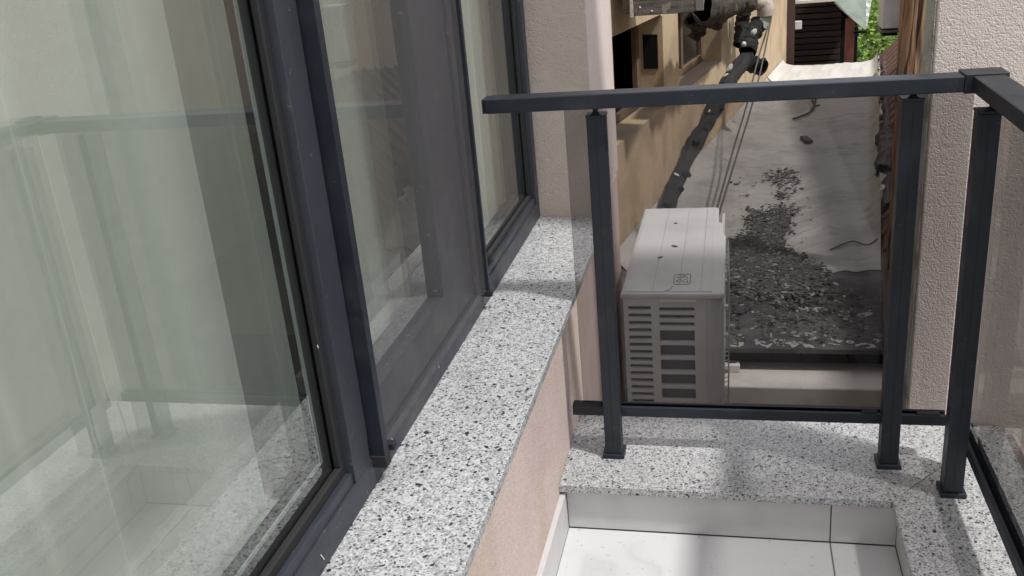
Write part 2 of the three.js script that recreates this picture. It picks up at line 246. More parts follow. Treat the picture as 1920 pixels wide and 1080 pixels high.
// ------------------------------------------------------------------ balcony floor, kerb and coping
const CURB = 0.1331;
const floor = thing('balcony_floor', 'pale marble look floor tiles of the balcony', 'floor', [0, 0, -1]); floor.userData = { kind: 'structure', label: floor.userData.label };
obj('grout_bed', bx(-0.402, 0.36, -0.25, -0.002, -1.872, 1.6), M.grout, floor);
{ let k = 0; for (const [x0, x1] of [[-0.389, 0.2115], [0.2145, 0.352]]) for (let j = 0; j < 6; j++) { const z0 = -1.8665 + j * 0.603, z1 = Math.min(z0 + 0.6, 1.6); obj('tile', bx(x0, x1, -0.012, 0.0, z0, z1, 0.0015, 0.37 * k, 0.53 * k), M.tile, floor); k++; } }
const kerb = thing('balcony_kerb', 'low balcony kerb capped with speckled granite and faced with grey tiles', 'kerb', [0, 0, -1]);
obj('core', [bx(-0.4015, 0.66, -0.25, CURB - 0.02, -2.185, -1.882), bx(0.366, 0.66, -0.25, CURB - 0.02, -1.88, 1.6)], M.grout, kerb);
obj('outer_plaster', [bx(-0.39, 0.664, -0.6, CURB - 0.021, -2.192, -2.186), bx(0.661, 0.668, -0.6, CURB - 0.021, -2.19, 1.6)], M.pink, kerb);
obj('coping_slab', slab([[-0.4015, -1.847], [0.3345, -1.847], [0.6285, -2.1885], [-0.4015, -2.1925]], CURB - 0.02, CURB, 0.0018), M.granite, kerb);
obj('coping_slab', slab([[0.3365, -1.847], [0.3365, 1.6], [0.632, 1.6], [0.632, -2.189]], CURB - 0.02, CURB, 0.0018), M.granite, kerb);
obj('riser_tile', bx(-0.3885, 0.2118, 0.0015, CURB - 0.0215, -1.881, -1.868, 0.0012), M.riser, kerb);
obj('riser_tile', bx(0.2142, 0.353, 0.0015, CURB - 0.0215, -1.881, -1.868, 0.0012, 0.5), M.riser, kerb);
for (let j = 0; j < 6; j++) obj('riser_tile', bx(0.353, 0.366, 0.0015, CURB - 0.0215, -1.867 + j * 0.603, -1.867 + j * 0.603 + 0.6, 0.0012, 0.3 * j), M.riser, kerb);

// ------------------------------------------------------------------ railing
const rail = thing('balcony_railing', 'dark grey metal balcony railing with smoked glass panels on the granite kerb', 'railing', [0, CURB, -1.9]);
obj('handrail', [bx(-0.523, 0.4318, 0.9945, 1.0258, -2.006, -1.953, 0.003)], M.rail, rail);
obj('end_cap', bx(-0.5265, -0.5232, 0.995, 1.0253, -2.0055, -1.9535, 0.001), M.rubber, rail);
obj('handrail', [bx(0.446, 0.5025, 0.9945, 1.0258, -1.9525, 1.5, 0.003)], M.rail, rail);
obj('corner_cap', [bx(0.432, 0.51, 0.9915, 1.029, -2.018, -1.953, 0.002)], M.rail, rail);
for (const [x, z, top] of [[-0.286, -1.995, 0.9775], [0.3465, -1.997, 0.983], [0.4625, -1.892, 0.974]]) {
  const p = obj('post', [bx(x - 0.02, x + 0.02, CURB + 0.012, top - 0.006, z - 0.02, z + 0.02, 0.002)], M.rail, rail);
  obj('groove', [bx(x - 0.0012, x + 0.0012, CURB + 0.03, top - 0.02, z + 0.0195, z + 0.0203)], M.rubber, p);
  obj('base_plate', [bx(x - 0.0265, x + 0.0265, CURB + 0.0004, CURB + 0.012, z - 0.0265, z + 0.0265, 0.002)], M.rail, p);
  obj('post_cap', bx(x - 0.0212, x + 0.0212, top - 0.006, top, z - 0.0212, z + 0.0212, 0.0015), M.rail, p);
  const sp = new THREE.LatheGeometry([[0.012, 0], [0.0075, 0.003], [0.0055, 0.008], [0.0055, 0.9945 - top - 0.006], [0.012, 0.9945 - top]].map(([a, b]) => new THREE.Vector2(a, b)), 16); sp.translate(x, top, z + (x > 0.4 ? 0 : 0.012)); if (x > 0.4) sp.translate(0.008, 0, 0);
  obj('spigot', sp, M.rubber, p);
}
obj('bottom_channel', [bx(-0.388, 0.47, 0.2262, 0.2325, -2.0475, -2.0165, 0.001), bx(-0.388, 0.47, 0.2325, 0.2515, -2.0475, -2.0395, 0.001), bx(-0.388, 0.47, 0.2325, 0.2515, -2.0255, -2.0165, 0.001)], M.rail, rail);
obj('bottom_channel', [bx(0.4855, 0.5165, 0.2262, 0.2325, -1.99, 1.5, 0.001), bx(0.4855, 0.4935, 0.2325, 0.2515, -1.99, 1.5, 0.001), bx(0.5075, 0.5165, 0.2325, 0.2515, -1.99, 1.5, 0.001)], M.rail, rail);
for (const [x, w] of [[-0.352, 0.07], [0.305, 0.035], [0.43, 0.05]]) { const g = bx(x - w / 2, x + w / 2, 0.249, 0.2585, -2.0275, -2.017, 0.003); obj('rubber_wedge', g, M.rubber, rail); }
obj('glass_panel', bx(-0.362, 0.468, 0.2345, 0.9895, -2.0365, -2.0285), M.tintGlass, rail);
obj('glass_panel', bx(0.4965, 0.5045, 0.2345, 0.9895, -2.0, 1.48), M.tintGlassDark, rail);

// ------------------------------------------------------------------ rough stuccoed wall on the right
const rw = thing('stucco_wall', 'rough beige stuccoed wall standing right behind the balcony corner', 'wall', [1.8, -3.2, -2.27]);
obj('stucco_face', bx(0.4195, 5.5, -3.2, 3.6, -2.29, -2.2, 0.006), M.rightStucco, rw);
obj('insulation_edge', [bx(0.4155, 0.4192, -3.2, 3.6, -2.288, -2.203, 0.001), bx(0.42, 5.5, -3.2, 3.6, -2.32, -2.29)], std({ map: patchTex(111, [0.40, 0.40, 0.35], [0.22, 0.21, 0.18], 0.35, 1), bumpMap: T.wormA, bumpScale: 0.004, roughness: 1 }), rw);

// ------------------------------------------------------------------ outdoor unit of the air conditioner
{
  const x0 = -0.345, x1 = -0.03, yT = 0.2687, yB = -0.28, z0 = -3.62, z1 = -2.72;
  const ac = thing('outdoor_unit', 'off white air conditioner outdoor unit beyond the railing glass', 'air conditioner', [(x0 + x1) / 2, yB, (z0 + z1) / 2]);
  const metal = std({ map: patchTex(121, [0.67, 0.668, 0.655], [0.58, 0.575, 0.56], 0.8, 0.8), roughness: 0.5 });
  const plast = std({ map: patchTex(125, [0.68, 0.675, 0.665], [0.60, 0.595, 0.585], 0.6, 0.6), roughness: 0.55 });
  const dark = std({ color: rgb(0.105, 0.105, 0.11), roughness: 0.8 });
  // lid: plan steps out towards the near end, with shallow grooves between long panels
  const lid = [[x0, z1], [x1 - 0.012, z1 + 0.004], [x1 + 0.004, z1 - 0.004], [x1 + 0.004, -3.28], [x1 - 0.005, -3.29], [x1 - 0.006, -3.42], [x1 - 0.022, -3.435], [x1 - 0.024, z0 + 0.012], [x1 - 0.034, z0], [x0, z0]];
  const c = obj('lid', slab(lid, yT - 0.024, yT - 0.004, 0.006), metal, ac);
  const w = [x0 + 0.010, x0 + 0.098, x0 + 0.178, x0 + 0.246, x1 - 0.034];
  for (let k = 0; k < 4; k++) obj('lid_panel', bx(w[k] + 0.0013, w[k + 1] - 0.0013, yT - 0.0046, yT - 0.0008, z0 + 0.02, z1 - 0.010, 0.0008), metal, c);
  // body sides; the near end is a moulded grille with real openings
  obj('casing', [bx(x0 + 0.006, x1 - 0.03, yB, yT - 0.024, z0 + 0.006, z0 + 0.02), bx(x0 + 0.006, x0 + 0.012, yB, yT - 0.024, z0 + 0.02, z1 - 0.03), bx(x0 + 0.012, x1 - 0.02, yB, yB + 0.02, z0 + 0.02, z1 - 0.03)], metal, ac);
  const fx0 = x0 + 0.008, fx1 = x1 - 0.052, s = new THREE.Shape(); const fy0 = yB + 0.002, fy1 = yT - 0.0245;
  s.moveTo(fx0, fy0); s.lineTo(fx1, fy0); s.lineTo(fx1, fy1); s.lineTo(fx0, fy1); s.closePath();
  const slot = (xa, xb, yc, h) => { const p = new THREE.Path(), r = Math.min(h / 2.1, 0.006), a = yc - h / 2, b = yc + h / 2; p.moveTo(xa + r, a); p.lineTo(xb - r, a); p.quadraticCurveTo(xb, a, xb, a + r); p.lineTo(xb, b - r); p.quadraticCurveTo(xb, b, xb - r, b); p.lineTo(xa + r, b); p.quadraticCurveTo(xa, b, xa, b - r); p.lineTo(xa, a + r); p.quadraticCurveTo(xa, a, xa + r, a); s.holes.push(p); };
  const yOf = py => at(1250, py, 'z', z1).y;
  const la = at(1179, 640, 'z', z1).x, lb = at(1223, 640, 'z', z1).x, ra = at(1237, 640, 'z', z1).x, rb = at(1303.5, 640, 'z', z1).x, pitch = (yOf(579) - yOf(754)) / 13;
  for (let k = 0; k < 17; k++) slot(la, lb, yOf(579) - k * pitch, 0.0155);
  for (let k = 0; k < 3; k++) slot(ra, rb, yOf(581) - k * pitch, 0.0155);
  const step = (yOf(631) - yOf(739.5)) / 4; for (let k = 0; k < 6; k++) slot(ra, rb, yOf(631) - k * step, 0.0415);
  const e = new THREE.ExtrudeGeometry(s, { depth: 0.012, bevelEnabled: true, bevelSize: 0.0012, bevelThickness: 0.0015, bevelSegments: 2 }); e.translate(0, 0, z1 - 0.0165);
  obj('end_grille', uvBox(e), plast, ac);
  obj('coil', [bx(fx0 + 0.008, fx1 - 0.004, fy0, fy1, z1 - 0.046, z1 - 0.036)], dark, ac);
  // rounded front corner with upright ribs and the fan guard seen edge on
  { const pts = []; for (let k = 0; k <= 10; k++) { const a = k / 10 * Math.PI / 2; pts.push([fx1 + 0.0015 + 0.05 * Math.sin(a), z1 - 0.05 + 0.05 * Math.cos(a) - 0.002]); } pts.push([fx1 + 0.0515, z1 - 0.10], [fx1 + 0.04, z1 - 0.10], [fx1 + 0.0015, z1 - 0.05]); obj('corner_column', slab(pts, yB, yT - 0.0245), plast, ac);
    for (const t of [0.16, 0.42, 0.66]) { const a = t * Math.PI / 2; const g = new THREE.CylinderGeometry(0.0022, 0.0022, fy1 - fy0 - 0.01, 8); g.translate(fx1 + 0.0015 + 0.0505 * Math.sin(a), (fy0 + fy1) / 2, z1 - 0.052 + 0.0505 * Math.cos(a)); obj('rib', g, plast, ac); } }
  obj('front_panel', bx(x1 - 0.012, x1 - 0.002, yB, yT - 0.024, z0 + 0.02, z1 - 0.10, 0.002), metal, ac);
  const guard = []; for (let k = 0; k < 16; k++) { const z = z1 - 0.115 - k * 0.036; guard.push(tube([[x1 - 0.004, yB + 0.03, z], [x1 + 0.012, yB + 0.05, z], [x1 + 0.014, (yB + yT) / 2, z], [x1 + 0.012, yT - 0.065, z], [x1 - 0.004, yT - 0.045, z]], 0.0018, 6, 24)); } for (const y of [yB + 0.08, -0.12, 0.02, 0.15]) guard.push(tube([[x1 + 0.012, y, z1 - 0.11], [x1 + 0.014, y, -3.1], [x1 + 0.012, y, z1 - 0.67]], 0.0018, 6, 12));
  const gd = obj('fan_guard', guard, std({ color: rgb(0.6, 0.6, 0.58), roughness: 0.35, metalness: 0.4 }), ac); gd.userData.kind = 'stuff';
  for (const y of [0.175, 0.075, -0.05]) obj('clip', bx(x1 - 0.004, x1 + 0.014, y, y + 0.012, z1 - 0.105, z1 - 0.085, 0.002), std({ color: rgb(0.7, 0.7, 0.68), roughness: 0.4 }), ac);
  obj('handle_lip', bx(at(1236, 560, 'z', z1).x, at(1307, 560, 'z', z1).x, yT - 0.036, yT - 0.0245, z1 - 0.006, z1 + 0.004, 0.003), std({ color: rgb(0.68, 0.66, 0.6), roughness: 0.5 }), ac);
  for (const z of [-2.92, -3.42]) obj('foot', bx(x0 + 0.02, x1 - 0.02, yB - 0.02, yB, z - 0.03, z + 0.03, 0.003), dark, ac);
  for (const z of [-2.85, -3.14]) obj('bracket', [bx(-0.394, -0.05, yB - 0.055, yB - 0.02, z - 0.02, z + 0.02, 0.002), bx(-0.394, -0.389, yB - 0.3, yB - 0.02, z - 0.02, z + 0.02, 0.001)], dark, ac);
  // faded printed badge on the lid, thin strokes of raised ink
  { const p0 = at(1262, 533, 'y', yT), p1 = at(1296, 514, 'y', yT), q = (a, b) => V(p0.x + (p1.x - p0.x) * a, yT - 0.0004, p0.z + (p1.z - p0.z) * b), st = (pts) => tube(pts.map(([a, b]) => q(a, b)), 0.0013, 5, 60, 0.2);
    const strokes = [[[0.1, 0], [0.9, 0.02], [1, 0.15], [0.98, 0.85], [0.9, 1], [0.1, 0.98], [0, 0.85], [0.02, 0.15], [0.1, 0]], [[0.15, 0.3], [0.35, 0.2], [0.5, 0.35], [0.35, 0.5], [0.15, 0.3]], [[0.55, 0.25], [0.85, 0.2], [0.8, 0.45], [0.55, 0.42]], [[0.15, 0.7], [0.4, 0.62], [0.6, 0.75], [0.85, 0.65]], [[0.3, 0.85], [0.5, 0.8], [0.7, 0.88]], [[0, -0.2], [-0.15, -0.5], [-0.4, -0.62]]];
    for (const k of strokes) obj('badge_stroke', st(k), std({ color: rgb(0.16, 0.16, 0.16), roughness: 0.7 }), ac); }
  const lf = std({ color: rgb(0.16, 0.13, 0.09), roughness: 0.9 });
  for (const [px, py, l] of [[1265, 462, 0.014], [1238, 483, 0.012], [1267, 419, 0.008]]) { const p = at(px, py, 'y', yT), g = new THREE.SphereGeometry(1, 8, 6); g.scale(l, 0.0025, l * 0.45); g.rotateY(px * 0.3); g.translate(p.x, yT + 0.0015, p.z); tag(obj('dead_leaf', uvBox(g), lf), `tiny brown dead leaf on the outdoor unit lid, ${px === 1265 ? 'the middle one near the groove' : px === 1238 ? 'the one closest to the badge' : 'the smallest, towards the far end'}`, 'leaf', 'dead leaves on the outdoor unit'); }
}

// ------------------------------------------------------------------ low flat roof beyond, with its ledge
const ROOF = -0.25;
{
  const conc = std({ map: (() => { const a = fbm(131, 5, 5, 5, 0.6), d = noiser(133, 40, 4), f = noiser(134, 256); return tex(512, (u, v, c) => { mixc(c, [0.60, 0.57, 0.53], [0.45, 0.42, 0.39], smooth(0.35, 0.7, a(u, v)) * 0.8 + (f(u, v) - 0.5) * 0.3); }, 0.9, true); })(), bumpMap: T.fine, bumpScale: 0.001, roughness: 0.95 });
  const lw = thing('ledge_wall', 'low rough pink plastered wall with a bare concrete ledge below the flat roof', 'wall', [0, -3.2, -3.4]);
  obj('ledge_top', bx(-0.74, 0.64, -0.43, -0.35, -3.60, -3.285, 0.008), conc, lw);
  obj('plaster_face', bx(-0.74, 0.64, -3.2, -0.4305, -3.60, -3.288), M.rightStucco, lw);
  const bit = std({ map: (() => { const a = fbm(141, 6, 6, 5, 0.6), b = fbm(147, 22, 60, 3, 0.6), f = noiser(149, 300); return tex(1024, (u, v, c) => { mixc(c, [0.040, 0.040, 0.044], [0.095, 0.092, 0.09], smooth(0.4, 0.72, a(u, v)) + (f(u, v) - 0.5) * 0.3); const k = smooth(0.70, 0.78, b(u, v)) * 0.3; mixc(c, [...c], [0.25, 0.245, 0.235], k); }, 1.1, true); })(), bumpMap: T.fine, bumpScale: 0.003, roughness: 0.85 });
  const roof = thing('flat_roof', 'low dark bitumen roof between the yellow house and the brown tiled roof', 'roof', [0.2, ROOF, -6]);
  obj('bitumen_deck', slab([[-0.80, -3.412], [0.60, -3.412], [1.62, -10.2], [0.42, -10.2]], ROOF - 0.018, ROOF), bit, roof);
  obj('deck_base', slab([[-0.80, -3.50], [0.60, -3.50], [1.62, -10.2], [0.42, -10.2]], ROOF - 0.35, ROOF - 0.0185), M.black, roof);
  // crumbs of pale render on the bitumen
  const r = rng(77), gs = [], pale = std({ color: rgb(0.30, 0.285, 0.265), roughness: 0.95 });
  for (let k = 0; k < 110; k++) { const near = r() < 0.5, px = 1366 + r() * 285, py = near ? 622 + 28 * Math.pow(r(), 0.6) : 540 + r() * 90, p = at(px, py, 'y', ROOF), s = (near ? 0.0065 : 0.0042) * (0.4 + r() * 1.3); const g = new THREE.IcosahedronGeometry(s, 0); g.scale(1.2 + r(), 0.22, 0.6 + r() * 0.5); g.rotateY(r() * 3); g.translate(p.x, ROOF + 0.002, Math.min(p.z, -3.43)); gs.push(uvBox(g)); }
  for (const [px, py, w, h] of [[1510, 582, 0.05, 0.02], [1600, 590, 0.06, 0.02], [1430, 645, 0.05, 0.025], [1475, 640, 0.06, 0.03], [1590, 645, 0.07, 0.03], [1500, 648, 0.05, 0.02], [1620, 650, 0.04, 0.02]]) for (let k = 0; k < 6; k++) { const p = at(px, py, 'y', ROOF), g = new THREE.IcosahedronGeometry(0.005 + 0.009 * r(), 0); g.scale(1.6, 0.2, 0.7); g.rotateY(r() * 3); g.translate(p.x + (r() - 0.5) * 2 * w, ROOF + 0.002 + 0.002 * r(), Math.min(-3.43, p.z + (r() - 0.5) * 2 * h)); gs.push(uvBox(g)); }
  tag(obj('render_crumbs', gs, pale), 'pale flakes of render scattered on the dark near edge of the roof', null, null, 'stuff');
  // old dark cup-shaped lump
  { const p = at(1385, 586, 'y', ROOF), g = new THREE.SphereGeometry(0.034, 16, 10, 0, 6.283, 0, 1.6); g.scale(1, 0.8, 0.9); g.translate(p.x, ROOF, p.z); tag(obj('stone', uvBox(g), std({ color: rgb(0.03, 0.03, 0.032), roughness: 0.9, bumpMap: T.fine, bumpScale: 0.002 })), 'dark round lump on the bitumen beside the outdoor unit', 'stone'); }
}

// plastic sheet lying over the roof, sagging in the middle
const LEFT = z => -0.41 - 0.1894 * (z + 5.3), RIGHT = z => 0.541 - 0.128 * (z + 3.4);
const sheetNoise = fbm(151, 6, 5, 4, 0.55), sheetFine = fbm(157, 4, 46, 3, 0.6);
const CREASES = (() => { const r = rng(163), a = []; for (let k = 0; k < 34; k++) { const u0 = r() * 0.7, w = 0.25 + 0.6 * r(); a.push([0.03 + 0.95 * r() ** 1.3, (r() - 0.2) * 0.16, u0, Math.min(1.05, u0 + w), 0.002 + 0.005 * r()]); } return a; })();
function sheetY(u, v) { const sag = 4 * (u - 0.5) ** 2; let y = ROOF + 0.004 + 0.008 * Math.min(1, v * 12) + 0.04 * sag * sag * Math.min(1, v * 6) * (0.3 + 0.5 * v) + 0.04 * Math.pow(Math.max(0, (0.1 - u) / 0.1), 2) + 0.07 * Math.min(1, v * 7) * Math.pow(Math.max(0, (u - 0.93) / 0.07), 2); y += 0.009 * (sheetNoise(u * 0.9, v * 0.9) - 0.4) * Math.min(1, v * 6) + 0.005 * Math.max(0, sheetFine(u * 0.8 + 0.25 * v + 0.06 * Math.sin(u * 5), v * 0.98 + 0.015 * sag) - 0.48) * 4 * Math.min(1, v * 5); for (const [v0, c, u0, u1, h] of CREASES) { const d = v - v0 - c * (u - 0.5) ** 2 - 0.004 * Math.sin(u * 23 + v0 * 90), e = smooth(u0, u0 + 0.1, u) * smooth(u1, u1 - 0.1, u); if (e > 0 && Math.abs(d) < 0.02) y += h * e * Math.exp(-((d / 0.0028) ** 2)); } return y; }
{
  const nu = 90, nv = 760, g = new THREE.PlaneGeometry(1, 1, nu, nv), p = g.attributes.position, uv = g.attributes.uv, e = noiser(161, 24);
  for (let k = 0; k < p.count; k++) {
    const u = p.getX(k) + 0.5, v = 0.5 - p.getY(k) * 1; const zn = u < 0.35 ? -4.34 + u * 0.6 : u < 0.62 ? -4.13 + (u - 0.35) * 0.5 : u < 0.8 ? -3.995 - (u - 0.62) * 1.2 : -4.21 - (u - 0.8) * 0.3;
    const z = zn + (e(u, 0.1) - 0.5) * 0.09 * (1 - v) + (-10.02 - zn) * v, y = sheetY(u, v);
    p.setXYZ(k, LEFT(z) + 0.004 + (RIGHT(z) - LEFT(z)) * u, y, z); uv.setXY(k, u, v);
  }
  g.computeVertexNormals();
  const a = fbm(171, 3, 90, 4, 0.6), b = fbm(175, 5, 24, 4, 0.6), f = noiser(177, 400), st = fbm(179, 12, 80, 3, 0.6);
  const map = tex(1024, (u, v, c) => { const t = 0.85 * smooth(0.35, 0.7, b(u, v)) + 0.12 * (a(u, v) - 0.5) + (f(u, v) - 0.5) * 0.3; mixc(c, [0.34, 0.322, 0.298], [0.25, 0.235, 0.217], t); const s = smooth(0.7, 0.78, st(u + 0.3, v)); mixc(c, [...c], [0.18, 0.165, 0.15], s * 0.4); }, 1, true);
  const m = std({ map, roughness: 0.62, side: THREE.DoubleSide, bumpMap: tex(1024, grey((u, v) => a(u, v)), 1), bumpScale: 0.012 });
  tag(obj('plastic_sheet', g, m), 'dusty grey beige plastic sheet spread over most of the low roof', 'plastic sheet');
  { const h = new THREE.PlaneGeometry(1, 1, 60, 80), q = h.attributes.position, t = h.attributes.uv; for (let k = 0; k < q.count; k++) { const u = 0.004 + 0.992 * (q.getX(k) + 0.5), v = 0.832 + 0.163 * (0.5 - q.getY(k)) + 0.01 * (e(u, 0.7) - 0.5), z = -4.2 + (-10.02 + 4.2) * v; q.setXYZ(k, LEFT(z) + 0.004 + (RIGHT(z) - LEFT(z)) * u, sheetY(u, v) + 0.012, z); t.setXY(k, u, v); } h.computeVertexNormals();
    tag(obj('plastic_sheet', h, std({ map: patchTex(183, [0.58, 0.555, 0.515], [0.47, 0.445, 0.41], 0.3, 0.8), roughness: 0.6, side: THREE.DoubleSide })), 'pale plastic sheet added over the far end of the roof before the shed', 'plastic sheet'); }  // second sheet added to carry the paler tone of the far end
}
function onSheet(px, py) { const p = at(px, py, 'y', ROOF + 0.012); return p; }
// leaf litter and gravel in the valley of the sheet
{
  const r = rng(303), polys = [[[1366, 470], [1384, 446], [1412, 436], [1402, 410], [1398, 402], [1440, 400], [1450, 392], [1486, 390], [1493, 400], [1470, 414], [1480, 430], [1466, 446], [1463, 462], [1500, 488], [1530, 500], [1562, 528], [1540, 540], [1490, 562], [1470, 556], [1430, 558], [1390, 542], [1366, 532]], [[1440, 325], [1494, 321], [1497, 345], [1478, 358], [1452, 350]], [[1456, 362], [1478, 361], [1474, 375], [1462, 374]]];
  const inside = (poly, x, y) => { let c = false; for (let i = 0, j = poly.length - 1; i < poly.length; j = i++) { const [xi, yi] = poly[i], [xj, yj] = poly[j]; if (yi > y !== yj > y && x < (xj - xi) * (y - yi) / (yj - yi) + xi) c = !c; } return c; };
  const leaf = new THREE.SphereGeometry(1, 7, 4), cnt = [5200, 300, 70], spots = [];
  polys.forEach((poly, k) => { const xs = poly.map(p => p[0]), ys = poly.map(p => p[1]); let n = 0; while (n < cnt[k]) { const x = Math.max(1366, Math.min(...xs) - 24) + r() * (Math.max(...xs) - Math.min(...xs) + 48), y = Math.min(...ys) - 14 + r() * (Math.max(...ys) - Math.min(...ys) + 28); if (!inside(poly, x + (r() + r() + r() - 1.5) * 16, y + (r() + r() + r() - 1.5) * 9)) continue; if (k === 1 && r() < 0.25) { n++; continue; } n++; spots.push([x, y, k]); } });
  for (let k = 0; k < 90; k++) spots.push([1370 + r() * 150, 320 + r() * 230, 3]);
  for (let k = 0; k < 700; k++) { const t = r() ** 2; spots.push([1368 + r() * 250, 545 + t * 95, 3]); }
  const im = new THREE.InstancedMesh(leaf, std({ color: 0xffffff, roughness: 0.95 }), spots.length), q = new THREE.Quaternion(), mt = new THREE.Matrix4(), col = new THREE.Color();
  spots.forEach(([x, y, k], i) => { const p = onSheet(x, y), s = 0.004 + 0.011 * r() ** 2.4; q.setFromEuler(new THREE.Euler((r() - 0.5) * 0.7, r() * 6.28, (r() - 0.5) * 0.7)); mt.compose(V(p.x, ROOF + 0.017 + (k < 3 ? 0.012 * r() : 0.002), p.z), q, V(s * (1 + r()), s * 0.28, s * (0.5 + 0.4 * r()))); im.setMatrixAt(i, mt); const t = r(); t < 0.62 ? col.setRGB(0.045 + 0.035 * t, 0.04 + 0.032 * t, 0.038 + 0.03 * t) : t < 0.93 ? col.setRGB(0.105, 0.096, 0.09) : col.setRGB(0.24, 0.225, 0.205); im.setColorAt(i, col); });
  im.name = 'leaf_litter'; scene.add(im); tag(im, 'dark drift of dead leaves and gravel in the valley of the sheet', null, null, 'stuff');
  // humus under the litter
  const shape = polys[0].map(([x, y]) => { const c = [1445, 490], p = onSheet(c[0] + (x - c[0]) * 0.8, c[1] + (y - c[1]) * 0.8); return [p.x, p.z]; });
  tag(obj('humus', slab(shape, ROOF + 0.004, ROOF + 0.026), std({ map: patchTex(191, [0.05, 0.045, 0.042], [0.09, 0.08, 0.074], 0.3, 1), bumpMap: T.fine, bumpScale: 0.008, roughness: 1 })), 'dark soil under the drift of dead leaves on the sheet', null, null, 'stuff');
}
// loose brick piece, twig and dry stick on the sheet
{
  const p = onSheet(1512, 266), g = new RoundedBoxGeometry(0.05, 0.02, 0.16, 2, 0.006); g.rotateY(0.2); g.translate(p.x, ROOF + 0.03, p.z);
  tag(obj('brick_piece', uvBox(g), std({ color: rgb(0.075, 0.065, 0.058), roughness: 1, bumpMap: T.fine, bumpScale: 0.003 })), 'small dark broken brick lying in the middle of the sheet', 'brick');
  const d = std({ color: rgb(0.05, 0.04, 0.03), roughness: 1 });
  const s = (px, py, h = 0.03) => { const q = onSheet(px, py); return V(q.x, ROOF + h, q.z); };
  tag(obj('twig', [tube([s(1527, 183, 0.06), s(1523, 196, 0.05), s(1527, 203, 0.04), s(1519, 214, 0.03), s(1500, 223), s(1487, 227)], 0.008, 6, 40), tube([s(1531, 183, 0.06), s(1529, 198, 0.05), s(1527, 203, 0.04)], 0.007, 6, 14), tube([s(1536, 204, 0.04), s(1528, 206, 0.04), s(1521, 212, 0.04)], 0.007, 6, 12)], d), 'dark forked twig lying below the handrail at the far end of the sheet', 'twig');
  tag(obj('dry_stick', [tube([s(1345, 262, 0.07), s(1358, 250, 0.06), s(1372, 236, 0.05), s(1389, 218, 0.05)], 0.008, 6, 30), tube([s(1362, 246, 0.06), s(1372, 240, 0.06), s(1378, 239, 0.05)], 0.005, 6, 10)], d), 'thin dark stick lying on the sheet beside the black pipe', 'stick');
  const c = V(0, 0, 0); const cr = tube([s(1556, 471, 0.02), s(1580, 463, 0.026), s(1600, 458, 0.028), s(1618, 464, 0.028), s(1632, 463, 0.028), s(1655, 450, 0.04)], 0.0035, 6, 40);
  tag(obj('rope', cr, d), 'dark cord along the torn edge of the sheet near the wooden post', 'cord');
}

